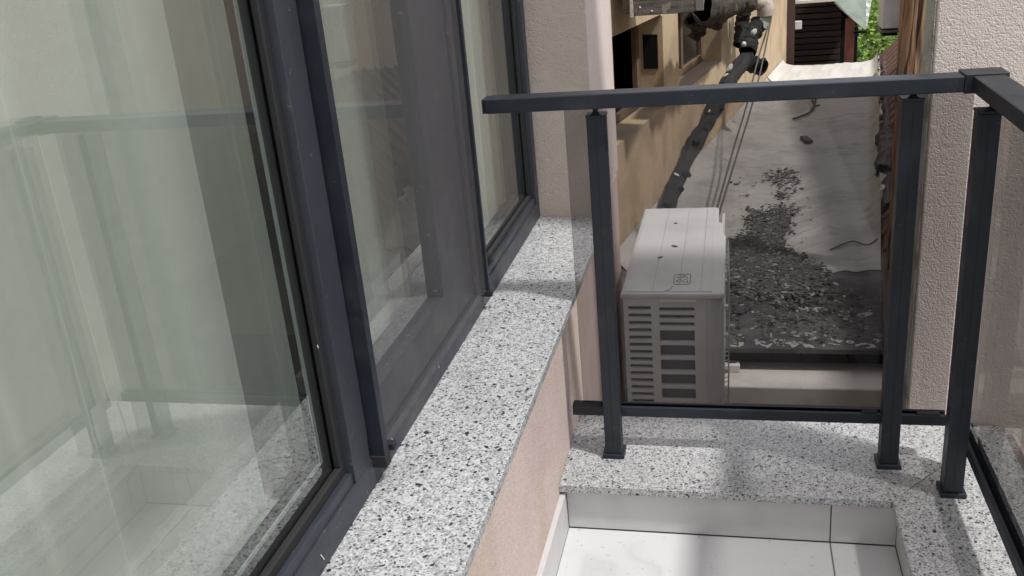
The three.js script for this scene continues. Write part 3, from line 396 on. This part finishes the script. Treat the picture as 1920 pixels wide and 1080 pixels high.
// ------------------------------------------------------------------ yellow house along the left of the roof
const YO = V(-0.41, 0, -5.3), YT = V(0.1861, 0, -0.9825).normalize(), YN = V(-YT.z, 0, YT.x);     // along the wall and out of it
const yp = (s, y, o) => V(YO.x + YT.x * s + YN.x * o, y, YO.z + YT.z * s + YN.z * o);
function yBox(s0, s1, y0, y1, o0, o1, r = 0) { const w = s1 - s0, g = r ? new RoundedBoxGeometry(w, y1 - y0, o1 - o0, 2, r) : new THREE.BoxGeometry(w, y1 - y0, o1 - o0); uvBox(g); g.applyMatrix4(new THREE.Matrix4().makeBasis(YT, V(0, 1, 0), YN).setPosition(yp((s0 + s1) / 2, (y0 + y1) / 2, (o0 + o1) / 2))); return g; }
{
  const yh = thing('yellow_house', 'yellow rendered old house with deep openings along the low roof', 'house', [YO.x, -3.2, YO.z]);
  const ym = std({ map: (() => { const a = fbm(201, 5, 5, 5, 0.6), f = noiser(203, 200), d = fbm(207, 20, 3, 3, 0.6); return tex(512, (u, v, c) => { mixc(c, [0.58, 0.44, 0.285], [0.44, 0.335, 0.215], smooth(0.35, 0.7, a(u, v)) + (f(u, v) - 0.5) * 0.25); const k = smooth(0.6, 0.75, d(u, v)) * 0.35; mixc(c, [...c], [0.40, 0.31, 0.2], k); }, 1.3, true); })(), bumpMap: T.fine, bumpScale: 0.002, roughness: 0.95 });
  const s = new THREE.Shape(); s.moveTo(-2.3, -3.2); s.lineTo(5.08, -3.2); s.lineTo(5.08, 2.2); s.lineTo(-2.3, 2.2); s.closePath();
  const hole = (a, b, y0, y1) => { const p = new THREE.Path(); p.moveTo(a, y0); p.lineTo(b, y0); p.lineTo(b, y1); p.lineTo(a, y1); p.closePath(); s.holes.push(p); };
  hole(-1.5, 0.145, 0.31, 0.83); hole(0.5, 1.76, 0.31, 0.86);
  const g = new THREE.ExtrudeGeometry(s, { depth: 0.17, bevelEnabled: false }); uvBox(g); g.applyMatrix4(new THREE.Matrix4().makeBasis(YT, V(0, 1, 0), YN).setPosition(yp(0, 0, -0.17)));
  obj('wall', g, ym, yh);
  const br = std({ map: patchTex(211, [0.2, 0.13, 0.08], [0.11, 0.07, 0.045], 0.5, 1), roughness: 0.9 });
  obj('sill_board', yBox(0.502, 1.758, 0.311, 0.322, -0.16, -0.002), std({ color: rgb(0.24, 0.19, 0.15), roughness: 0.9 }), yh);
  const wf = obj('window', [yBox(0.502, 1.758, 0.323, 0.37, -0.169, -0.13), yBox(0.502, 0.56, 0.37, 0.858, -0.169, -0.13), yBox(1.70, 1.758, 0.37, 0.858, -0.169, -0.13), yBox(1.1, 1.15, 0.37, 0.858, -0.169, -0.13)], br, yh);
  obj('pane', yBox(0.56, 1.70, 0.37, 0.858, -0.155, -0.149), std({ color: rgb(0.02, 0.022, 0.022), roughness: 0.1 }), wf);
  obj('door_frame', [yBox(-1.498, 0.143, 0.32, 0.36, -0.168, -0.14), yBox(0.09, 0.143, 0.36, 0.828, -0.168, -0.14)], br, yh);
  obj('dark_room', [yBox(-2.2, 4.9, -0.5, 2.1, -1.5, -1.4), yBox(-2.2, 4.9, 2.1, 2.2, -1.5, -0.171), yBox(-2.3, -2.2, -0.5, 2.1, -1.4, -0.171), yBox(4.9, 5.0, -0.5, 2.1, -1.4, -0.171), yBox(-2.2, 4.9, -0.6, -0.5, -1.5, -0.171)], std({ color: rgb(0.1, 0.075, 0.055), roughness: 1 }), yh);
  obj('dark_recess_panel', yBox(0.140, 0.1462, 0.53, 0.72, -0.115, -0.03), M.black, yh);  // flat panel coloured black for the dark inside of a recess
  // weathered grey box fixed to the wall
  const wb = thing('wall_box', 'weathered grey wooden box fixed high on the yellow house beside the black pipe', 'box', [-0.3, 0.92, -4.6]);
  const gw = std({ map: (() => { const a = fbm(221, 3, 40, 4, 0.6), b = fbm(225, 8, 8, 4, 0.6); return tex(512, (u, v, c) => { mixc(c, [0.17, 0.155, 0.14], [0.075, 0.068, 0.062], smooth(0.3, 0.7, 0.6 * a(u, v) + 0.4 * b(u, v))); const k = smooth(0.66, 0.7, b(u + 0.4, v)); mixc(c, [...c], [0.4, 0.38, 0.35], k * 0.5); }, 0.4, true); })(), roughness: 0.95, bumpMap: T.fine, bumpScale: 0.003 });
  obj('front_board', bx(-0.446, -0.168, 0.921, 1.18, -4.53, -4.5, 0.004), gw, wb);
  obj('painted_edge', bx(-0.464, -0.447, 0.915, 1.18, -4.54, -4.497, 0.003), std({ map: patchTex(231, [0.5, 0.48, 0.44], [0.25, 0.23, 0.2], 0.1, 1), roughness: 0.9 }), wb);
  obj('corner_strip', bx(-0.167, -0.13, 0.926, 1.18, -4.54, -4.498, 0.003), std({ color: rgb(0.2, 0.185, 0.17), roughness: 0.9 }), wb);
  obj('box_body', bx(-0.5, -0.135, 0.93, 1.18, -4.86, -4.531, 0.004), gw, wb);
  for (const [x, y] of [[1200, 14], [1240, 29], [1222, 21]]) { const p = at(x, y, 'z', -4.499), q = new THREE.SphereGeometry(0.005, 8, 6); q.translate(p.x, p.y, p.z); obj('screw', q, std({ color: rgb(0.6, 0.58, 0.55) }), wb); }
}

// ------------------------------------------------------------------ black wrapped pipe running down the wall on to the roof
function lumpy(points, r, seed, seg = 150, radial = 20, amp = 0.18) {
  const g = tube(points, 1, radial, seg), cv = new THREE.CatmullRomCurve3(points.map(p => p.isVector3 ? p : V(...p))), p = g.attributes.position, n = fbm(seed, 9, 5, 3, 0.6), rg = noiser(seed + 7, 30, 1);
  for (let k = 0; k < p.count; k++) { const i = Math.floor(k / (radial + 1)), j = k % (radial + 1), c = cv.getPointAt(i / seg), d = V().fromBufferAttribute(p, k).sub(c).setLength((typeof r === 'function' ? r(i / seg) : r) * (1 + amp * 2 * (n(i / seg, (j % radial) / radial) - 0.5) + amp * 0.9 * (rg(i / seg, 0) - 0.5))); c.add(d); p.setXYZ(k, c.x, c.y, c.z); }
  g.computeVertexNormals(); return g;
}
{
  const pipe = thing('insulated_pipe', 'black wrapped pipe with a beige elbow running down the yellow wall on to the sheet', 'pipe', [-0.1, 0, -6.5]);
  const foil = std({ map: patchTex(241, [0.009, 0.009, 0.010], [0.024, 0.023, 0.023], 0.4, 1), bumpMap: T.wormA, bumpScale: 0.004, roughness: 0.8 });
  const P = [at(1205, 480, 'z', -4.4), at(1252, 385, 'z', -5.0), at(1272, 333, 'z', -5.4), at(1303, 267, 'z', -5.85), at(1337, 207, 'z', -6.35), at(1370, 148, 'z', -6.75), at(1396, 111, 'z', -7.0)];
  obj('wrapped_run', lumpy(P, t => 0.040 + 0.014 * t, 401, 200, 20, 0.3), foil, pipe);
  obj('pipe_wrap', lumpy([at(1402, 98, 'z', -7.12), at(1408, 66, 'z', -7.3), at(1424, 42, 'z', -7.42)], 0.062, 405, 60, 18, 0.3), foil, pipe);
  obj('dark_branch', lumpy([at(1388, 85, 'z', -7.2), at(1392, 40, 'z', -7.3), at(1398, 8, 'z', -7.3)], 0.05, 409, 40, 14, 0.2), foil, pipe);
  obj('wrap_flap', lumpy([at(1398, 112, 'z', -7.05), at(1414, 122, 'z', -7.0), at(1430, 128, 'z', -6.95)], 0.055, 411, 30, 14, 0.35), foil, pipe);
  { const r = rng(431), c = new THREE.CatmullRomCurve3(P); for (let k = 0; k < 9; k++) { const t = 0.08 + 0.86 * (k + r() * 0.8) / 9, p = c.getPointAt(Math.min(1, t)), q = V((r() - 0.3) * 0.07, 0.03 + 0.04 * r(), 0.02 + 0.03 * r()); obj('loose_wrap', lumpy([p.clone().addScaledVector(q, 0.35), p.clone().addScaledVector(q, 0.8).add(V(0.02, -0.015, 0.03)), p.clone().add(q).add(V((r() - 0.5) * 0.05, -0.02, 0.06 * r()))], 0.010 + 0.012 * r(), 440 + k, 14, 8, 0.6), foil, pipe); } }
  const beige = std({ map: patchTex(245, [0.56, 0.50, 0.42], [0.42, 0.36, 0.29], 0.3, 1), roughness: 0.6 });
  obj('elbow', tube([at(1396, 2, 'z', -7.4), at(1415, 2, 'z', -7.4), at(1432, 8, 'z', -7.42), at(1437, 26, 'z', -7.42)], 0.062, 18, 40), beige, pipe);
  obj('elbow_collar', tube([at(1436.5, 19, 'z', -7.42), at(1437, 29, 'z', -7.42)], 0.068, 18, 6), beige, pipe);
  obj('stub', tube([at(1436, 26, 'z', -7.425), at(1426, 52, 'z', -7.40)], 0.052, 18, 10), std({ color: rgb(0.36, 0.42, 0.34), roughness: 0.6 }), pipe);
  const foam = std({ color: rgb(0.62, 0.61, 0.58), roughness: 0.95, bumpMap: T.fine, bumpScale: 0.004 });
  for (const [px, py, z, w, h] of [[1413, 61, -7.2, 0.03, 0.05], [1395, 83, -7.05, 0.03, 0.03], [1367, 130, -6.8, 0.03, 0.07], [1361, 145, -6.72, 0.028, 0.045], [1327, 214, -6.2, 0.014, 0.06], [1268, 327, -5.3, 0.026, 0.010]]) { const p = at(px, py, 'z', z - 0.005), g = new THREE.IcosahedronGeometry(1, 3), q = g.attributes.position, n = noiser(px, 7); for (let k = 0; k < q.count; k++) { const v = V().fromBufferAttribute(q, k), f = 0.7 + 0.6 * n(Math.atan2(v.y, v.x) / 6.283 + 0.5, v.z * 0.5 + 0.5); q.setXYZ(k, v.x * w * f * 0.6, v.y * h * f * 0.55, v.z * 0.016); } g.rotateZ(-0.5); g.translate(p.x, p.y, p.z); g.computeVertexNormals(); obj('foam_patch', uvBox(g), foam, pipe); }
  // clutter between the box and the elbow
  const du = thing('hanging_rags', 'dark crumpled rags and old insulation hanging right of the weathered box', 'rags', [-0.1, 0.9, -5]);
  const rag = std({ map: patchTex(251, [0.09, 0.07, 0.055], [0.035, 0.028, 0.024], 0.3, 1), bumpMap: T.wormA, bumpScale: 0.006, roughness: 0.95 });
  obj('rag', lumpy([at(1312, 12, 'z', -5.0), at(1345, 14, 'z', -5.6), at(1372, 8, 'z', -6.3), at(1400, 0, 'z', -7.2)], 0.07, 421, 60, 16, 0.5), rag, du);
  obj('rag', lumpy([at(1300, 34, 'z', -5.3), at(1312, 52, 'z', -5.5), at(1300, 72, 'z', -5.5)], 0.04, 425, 30, 14, 0.6), rag, du);
  obj('rag', lumpy([at(1330, 30, 'z', -5.8), at(1342, 40, 'z', -6.0), at(1352, 22, 'z', -6.1)], 0.04, 427, 30, 14, 0.6), rag, du);
  // two thin cables hanging from the elbow down past the outdoor unit
  const cm = std({ color: rgb(0.085, 0.07, 0.058), roughness: 0.7 });
  const cable = (pts, label) => tag(obj('cable', tube(pts, 0.0058, 6, 80), cm), label, 'cable', 'thin cables hanging across the sheet');
  cable([at(1447, 30, 'z', -7.3), at(1432, 105, 'z', -6.9), at(1412, 190, 'z', -6.3), at(1385, 280, 'z', -5.7), at(1352, 388, 'z', -4.7), at(1340, 430, 'z', -4.4)], 'thin dark cable hanging over the sheet, the right one of the pair');
  cable([at(1440, 50, 'z', -7.32), at(1420, 115, 'z', -6.9), at(1402, 190, 'z', -6.3), at(1378, 270, 'z', -5.7), at(1345, 388, 'z', -4.7), at(1334, 430, 'z', -4.4)], 'thin dark cable hanging over the sheet, the left one next to the pipe');
}

// white pipe cover on the ledge
{
  const p = at(1374, 690, 'y', -0.35), c = thing('pipe_cover', 'small white plastic cover on the concrete ledge beside the outdoor unit', 'pipe cover', [p.x, -0.35, p.z]), m = std({ color: rgb(0.72, 0.72, 0.7), roughness: 0.5 });
  obj('plate', [bx(-0.05, 0.024, -0.3495, -0.318, -3.445, -3.40, 0.004)], m, c); obj('slot', [bx(-0.02, 0.008, -0.319, -0.3172, -3.426, -3.419, 0.0005)], M.rubber, c);
}

// ------------------------------------------------------------------ right side: wooden post, brown roof panels, meter box
{
  const z = -4.25, a = at(1690, 0, 'z', z), b = at(1741, 0, 'z', z), r = (b.x - a.x) / 2, cx = (at(1659, 510, 'z', z).x + r), H = 2.6;
  const post = thing('wooden_post', 'rough brown wooden post standing between the roof and the stuccoed wall', 'post', [cx, ROOF, z]);
  const g = new THREE.CylinderGeometry(r, r * 1.04, H, 48, 200), p = g.attributes.position, n = fbm(501, 9, 4, 4, 0.6), rid = fbm(507, 16, 9, 3, 0.6);
  for (let k = 0; k < p.count; k++) { const x = p.getX(k), y = p.getY(k), zz = p.getZ(k), u = Math.atan2(zz, x) / 6.2832 + 0.5, v = y / H + 0.5, f = 1 + 0.34 * (n(u, v) - 0.5) + 0.6 * Math.min(0, rid(u + 0.03 * Math.sin(v * 19), v) - 0.54); p.setX(k, x * f); p.setZ(k, zz * f); }
  g.computeVertexNormals(); g.translate(cx, ROOF + H / 2 - 0.3, z);
  const kn = fbm(521, 7, 5, 3, 0.6), cr = fbm(527, 30, 7, 2, 0.6);
  const t = tex(512, (u, v, c) => { const uw = u + 0.035 * Math.sin(v * 19) + 0.05 * (kn(u, v) - 0.5), w = rid(uw, v), q = kn(u, v); mixc(c, [0.075, 0.045, 0.03], [0.33, 0.20, 0.12], smooth(0.4, 0.6, w)); mixc(c, [...c], [0.21, 0.18, 0.155], smooth(0.52, 0.62, q) * 0.8); mixc(c, [...c], [0.40, 0.25, 0.15], smooth(0.6, 0.68, n(uw, v)) * 0.7); mixc(c, [...c], [0.03, 0.02, 0.015], smooth(0.38, 0.3, cr(uw, v)) * 0.8); }, 1, true, 1024);
  obj('trunk', g, std({ map: t, roughness: 0.95, bumpMap: tex(512, grey((u, v) => 0.7 * rid(u, v) + 0.3 * n(u, v)), 1), bumpScale: 0.02 }), post);
  const sp = []; const rr = rng(9); for (let k = 0; k < 0; k++) { const an = 0.2 + rr() * 2.2, y = 0.2 + rr() * 1.2; const s2 = new THREE.ConeGeometry(0.012, 0.3 + 0.3 * rr(), 5); s2.scale(1, 1, 0.4); s2.translate(cx + Math.cos(an) * r * 0.99, y, z + Math.sin(an) * r * 0.99); sp.push(s2); }
  for (const s3 of sp) obj('splinter', uvBox(s3), std({ color: rgb(0.36, 0.23, 0.14), roughness: 1 }), post);
  // meter box on the post
  const mb = thing('meter_box', 'small pale grey metal box left of the wooden post', 'meter box', [0.62, 0.8, -4.3]); const q0 = at(1653, 55, 'z', -4.3), q1 = at(1688, 54, 'z', -4.3), gm = std({ map: patchTex(261, [0.62, 0.63, 0.65], [0.5, 0.51, 0.53], 0.3, 1), roughness: 0.6 });
  obj('case', bx(q0.x, q1.x, q0.y, q0.y + 0.26, -4.42, -4.3, 0.006), gm, mb); obj('rim', bx(q0.x - 0.004, q1.x + 0.004, q0.y - 0.016, q0.y - 0.006, -4.424, -4.294, 0.003), std({ color: rgb(0.12, 0.11, 0.1) }), mb); obj('neck', bx(q0.x + 0.008, q1.x - 0.008, q0.y - 0.03, q0.y, -4.41, -4.31, 0.003), M.black, mb);
  obj('fixing_strap', bx(q1.x, cx - r * 0.9, q0.y + 0.05, q0.y + 0.07, -4.38, -4.36), std({ color: rgb(0.12, 0.11, 0.1) }), mb);
  // brown profiled roof panels falling towards the sheet
  const rp = thing('brown_roof', 'brown profiled metal roof sloping down to the right edge of the sheet', 'roof', [1.2, ROOF, -7]);
  const bm = std({ map: patchTex(271, [0.155, 0.083, 0.068], [0.10, 0.056, 0.048], 0.6, 1), roughness: 0.55 });
  const along = V(-0.128, 0, 1).normalize(), up = V(0.70, 0.72, 0.0).normalize(), nn = V().crossVectors(along, up).normalize(); 
  const rz = zz => V(RIGHT(zz) + 0.02, ROOF + 0.03, zz);
  for (let k = 0; k < 24; k++) { const s0 = rz(-4.45 - k * 0.235), g2 = new THREE.BoxGeometry(0.232, 0.9, 0.008), g3 = new THREE.CylinderGeometry(0.022, 0.022, 0.9, 8); g3.translate(-0.1, 0, 0.004); const m4 = new THREE.Matrix4().makeBasis(along, up, nn).setPosition(s0.clone().addScaledVector(up, 0.45).addScaledVector(along, -0.117)); obj('roof_panel', [g2, g3].map(x => { uvBox(x); return plain(x).applyMatrix4(m4); }), bm, rp); }
  const nh = thing('added_shade_house', 'plain unseen house added behind the stuccoed wall to shade the right part of the sheet', 'house', [2.6, -3.2, -5.4]); obj('wall', bx(1.62, 4.5, -3.2, 1.75, -8.3, -2.45), M.rightStucco, nh); obj('roof', [slab([[1.56, -8.36], [4.56, -8.36], [4.56, -2.4], [1.56, -2.4]], 1.75, 1.85, 0.004)], bm, nh);  // unseen block added to cast shade on the right part of the sheet
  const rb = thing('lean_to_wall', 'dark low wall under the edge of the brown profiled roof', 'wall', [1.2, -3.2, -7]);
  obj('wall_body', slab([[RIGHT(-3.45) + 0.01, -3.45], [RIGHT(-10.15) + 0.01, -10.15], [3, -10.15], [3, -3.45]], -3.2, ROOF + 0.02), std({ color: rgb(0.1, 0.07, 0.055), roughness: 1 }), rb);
  // torn film and dark gutter lumps at the eave
  const film = std({ map: patchTex(281, [0.66, 0.64, 0.61], [0.42, 0.38, 0.35], 0.3, 1), roughness: 0.35, side: THREE.DoubleSide });
  { const nu = 60, g4 = new THREE.PlaneGeometry(1, 1, 150, 10), q = g4.attributes.position, w1 = noiser(603, 40, 6), w2 = noiser(605, 90, 3); for (let k = 0; k < q.count; k++) { const u = q.getX(k) + 0.5, v = q.getY(k) + 0.5, zz = -5.1 - u * 4.9, bb = rz(zz); const h = (0.05 + 0.07 * w1(u, 0.2)) * v; q.setXYZ(k, bb.x - 0.03 + 0.05 * (w2(u, v) - 0.5) + h * 0.25, bb.y - 0.02 + h + 0.02 * (w1(u, v) - 0.5), zz); } g4.computeVertexNormals(); tag(obj('torn_film', uvBox(g4), film), 'torn pale plastic film bunched along the eave of the brown roof', 'plastic film'); }
  const gl = std({ map: patchTex(285, [0.05, 0.04, 0.038], [0.12, 0.1, 0.09], 0.2, 1), roughness: 0.8 });
  obj('gutter_dirt', lumpy([rz(-5.0).add(V(0.02, 0.05, 0)), rz(-6.5).add(V(0.03, 0.06, 0)), rz(-8).add(V(0.04, 0.05, 0)), rz(-9.9).add(V(0.06, 0.05, 0))], 0.024, 611, 200, 10, 0.9), gl, rp);
  { const s0 = at(1640, 270, 'z', -5.5); tag(obj('rag_bundle', lumpy([at(1664, 250, 'y', -0.1), at(1668, 280, 'y', -0.1), at(1664, 305, 'y', -0.12), at(1656, 325, 'y', -0.15)], 0.06, 621, 40, 14, 0.5), gl), 'dark rag bundle hanging on the eave beside the wooden post', 'rag'); }
}

// ------------------------------------------------------------------ far end: dark slatted shed with red post and curved metal canopy
{
  const z = -10.4, shed = thing('slatted_shed', 'dark brown slatted shed with a red post at the far end of the roof', 'shed', [0.9, -0.6, z]);
  const X = (px, py = 70, zz = z) => at(px, py, 'z', zz).x, Yy = (px, py, zz = z) => at(px, py, 'z', zz).y;
  const wood = [0, 1, 2].map(k => std({ color: rgb(0.026 + 0.01 * k, 0.017 + 0.006 * k, 0.014 + 0.004 * k), roughness: 0.8 }));
  const x0 = X(1478), x1 = X(1600), yb = -0.6, yt = 0.42;
  obj('back_board', bx(x0, x1 + 0.1, yb, yt + 0.5, z - 0.6, z - 0.55), M.black, shed);
  for (let k = 0; k < 16; k++) obj('slat', bx(x0, X(1586), yb + 0.02 + k * 0.064, yb + 0.02 + k * 0.064 + 0.05, z - 0.53, z - 0.505, 0.003), wood[k % 3], shed);
  obj('brown_post', bx(X(1475, 60, -10.3), X(1490, 60, -10.3), -0.6, 0.9, -10.38, -10.3, 0.004), std({ color: rgb(0.07, 0.035, 0.03), roughness: 0.6 }), shed);
  obj('red_post', bx(X(1586), X(1602), -0.6, Yy(1594, 36), z - 0.1, z, 0.004), std({ map: patchTex(291, [0.21, 0.065, 0.05], [0.14, 0.05, 0.04], 0.4, 1), roughness: 0.6 }), shed);
  obj('dark_post', bx(X(1603), X(1613), -0.6, Yy(1605, 55), z - 0.3, z - 0.2, 0.004), M.black, shed);
  obj('roof_beam', bx(x0, X(1566, 3), Yy(1520, 5), Yy(1520, 5) + 0.03, z - 0.02, z + 0.04, 0.003), std({ color: rgb(0.6, 0.58, 0.5), roughness: 0.7 }), shed);
  obj('junction_box', bx(X(1490, 46), X(1503, 46), Yy(1496, 54), Yy(1496, 39), z - 0.02, z + 0.05, 0.004), std({ color: rgb(0.62, 0.62, 0.6), roughness: 0.5 }), shed);
  const cp = thing('metal_canopy', 'curved grey green metal canopy over the shed entrance', 'canopy', [1.15, 0.1, z]);
  // a bent sheet that rises and leans back from its curved lower edge; its right edge is torn and pale
  const low = [[1530, -70], [1548, -25], [1562, 2], [1580, 20], [1600, 38], [1622, 56]], high = [[1640, -70], [1637, -25], [1634, 2], [1631, 20], [1628, 38], [1625, 52]];
  const zz = (py, t) => z + 0.22 - (56 - py) * 0.004 - t * (56 - py) * 0.003;
  const sheetGeo = (t0, t1, th, nx) => { const pos = [], idx = []; const nr = low.length; for (const side of [0, 1]) for (let i = 0; i < nr; i++) for (let j = 0; j <= nx; j++) { const t = t0 + (t1 - t0) * j / nx, px = low[i][0] + (high[i][0] - low[i][0]) * t, py = low[i][1] + (high[i][1] - low[i][1]) * t, q = at(px, py, 'z', zz(py, t) - side * th); pos.push(q.x, q.y, q.z); }
    const id = (s, i, j) => s * nr * (nx + 1) + i * (nx + 1) + j, quad = (a, b, c, d) => idx.push(a, b, c, a, c, d);
    for (let i = 0; i < nr - 1; i++) for (let j = 0; j < nx; j++) { quad(id(0, i, j), id(0, i + 1, j), id(0, i + 1, j + 1), id(0, i, j + 1)); quad(id(1, i, j + 1), id(1, i + 1, j + 1), id(1, i + 1, j), id(1, i, j)); }
    for (let i = 0; i < nr - 1; i++) { quad(id(0, i + 1, 0), id(0, i, 0), id(1, i, 0), id(1, i + 1, 0)); quad(id(0, i, nx), id(0, i + 1, nx), id(1, i + 1, nx), id(1, i, nx)); }
    for (let j = 0; j < nx; j++) { quad(id(0, nr - 1, j), id(1, nr - 1, j), id(1, nr - 1, j + 1), id(0, nr - 1, j + 1)); quad(id(0, 0, j + 1), id(1, 0, j + 1), id(1, 0, j), id(0, 0, j)); }
    let g = new THREE.BufferGeometry(); g.setAttribute('position', new THREE.Float32BufferAttribute(pos, 3)); g.setIndex(idx); g = g.toNonIndexed(); g.computeVertexNormals(); return uvBox(g); };
  obj('canopy_sheet', sheetGeo(0.05, 0.86, 0.02, 6), std({ map: patchTex(295, [0.17, 0.205, 0.165], [0.11, 0.135, 0.11], 0.5, 1), roughness: 0.5 }), cp);
  obj('canopy_edge', sheetGeo(-0.02, 0.048, 0.03, 1), std({ color: rgb(0.05, 0.045, 0.04), roughness: 0.7 }), cp);
  obj('canopy_end', sheetGeo(0.862, 1, 0.03, 2), std({ map: patchTex(297, [0.17, 0.2, 0.165], [0.55, 0.55, 0.52], 0.12, 1), roughness: 0.6 }), cp);
  obj('canopy_stay', bx(X(1600), X(1624), Yy(1612, 62), Yy(1612, 58), z - 0.02, z + 0.03, 0.002), M.black, cp);
}
// greenery beyond
function leafyCrown(seed, centres, n, size, tone) {
  const r = rng(seed), pos = [], nor = [], col = [];
  for (let k = 0; k < n; k++) { const c = centres[Math.floor(r() * centres.length)], a = r() * 6.283, u = r() * 2 - 1, d = c[3] * (0.55 + 0.5 * r()), sq = Math.sqrt(1 - u * u), p = V(c[0] + d * sq * Math.cos(a), c[1] + d * u, c[2] + d * sq * Math.sin(a)), s = size * (0.6 + 0.8 * r()); const q = new THREE.Quaternion().setFromEuler(new THREE.Euler(r() * 2 - 0.4, r() * 6.28, r() * 2 - 1)); const l = [[0, 0, 0], [0.5, 0.1, 0.5], [0, -0.05, 1.3], [-0.5, 0.1, 0.5]].map(v => V(...v).multiplyScalar(s).applyQuaternion(q).add(p)); const nn = l[1].clone().sub(l[0]).cross(l[2].clone().sub(l[0])).normalize(), t = tone(r, p); for (const i of [0, 1, 2, 0, 2, 3]) { pos.push(...l[i].toArray()); nor.push(...nn.toArray()); col.push(...t); } }
  const g = new THREE.BufferGeometry(); g.setAttribute('position', new THREE.Float32BufferAttribute(pos, 3)); g.setAttribute('normal', new THREE.Float32BufferAttribute(nor, 3)); g.setAttribute('color', new THREE.Float32BufferAttribute(col, 3)); return g;
}
{
  const lm = new THREE.MeshPhysicalMaterial({ vertexColors: true, side: THREE.DoubleSide, roughness: 0.6, transmission: 0.35, thickness: 0 }), bark = std({ color: rgb(0.12, 0.085, 0.06), roughness: 1 });
  const b = thing('leafy_bush', 'bright green sunlit bush between the shed and the brown roof', 'bush', [1.75, -3.2, -12.2]);
  obj('foliage', leafyCrown(701, [[1.55, -0.5, -12, 0.5], [1.95, -0.25, -12.2, 0.55], [1.75, 0.05, -12.4, 0.42], [2.4, -0.6, -12, 0.6], [1.6, -1.1, -12, 0.7]], 5200, 0.045, (r) => { const t = r(); return [0.17 + 0.13 * t, 0.30 + 0.12 * t, 0.035 + 0.02 * t]; }), lm, b);
  obj('stem', [tube([[1.75, -3.2, -12.2], [1.72, -1.8, -12.2], [1.8, -0.2, -12.3]], 0.04, 8, 12), tube([[1.72, -1.8, -12.2], [1.5, -0.9, -12]], 0.025, 6, 8)], bark, b);
  const tr = thing('tree', 'dark green tree rising behind the bright bush and the canopy', 'tree', [2.4, -3.2, -15]);
  obj('crown', leafyCrown(711, [[1.4, 0.1, -15, 0.9], [2.3, 0.3, -15.2, 1], [3.2, 0.2, -15, 1], [1.9, 1.0, -15.4, 1], [2.8, 1.2, -15.3, 1.1], [1.0, -0.7, -14.8, 1], [2.2, -0.8, -14.8, 1.1], [3.3, -0.8, -15, 1]], 9000, 0.08, (r) => { const t = r(); return [0.05 + 0.035 * t, 0.10 + 0.06 * t, 0.022 + 0.012 * t]; }), lm, tr);
  obj('trunk', [tube([[2.4, -3.2, -15], [2.35, -1.5, -15], [2.2, 0.3, -15.2]], 0.1, 10, 14), tube([[2.35, -1.5, -15], [2.9, 0.2, -15.2]], 0.06, 8, 10)], bark, tr);
}

scene.traverse(o => { if (o.isMesh) { o.castShadow = true; o.receiveShadow = true; } });
renderer.render(scene, camera);
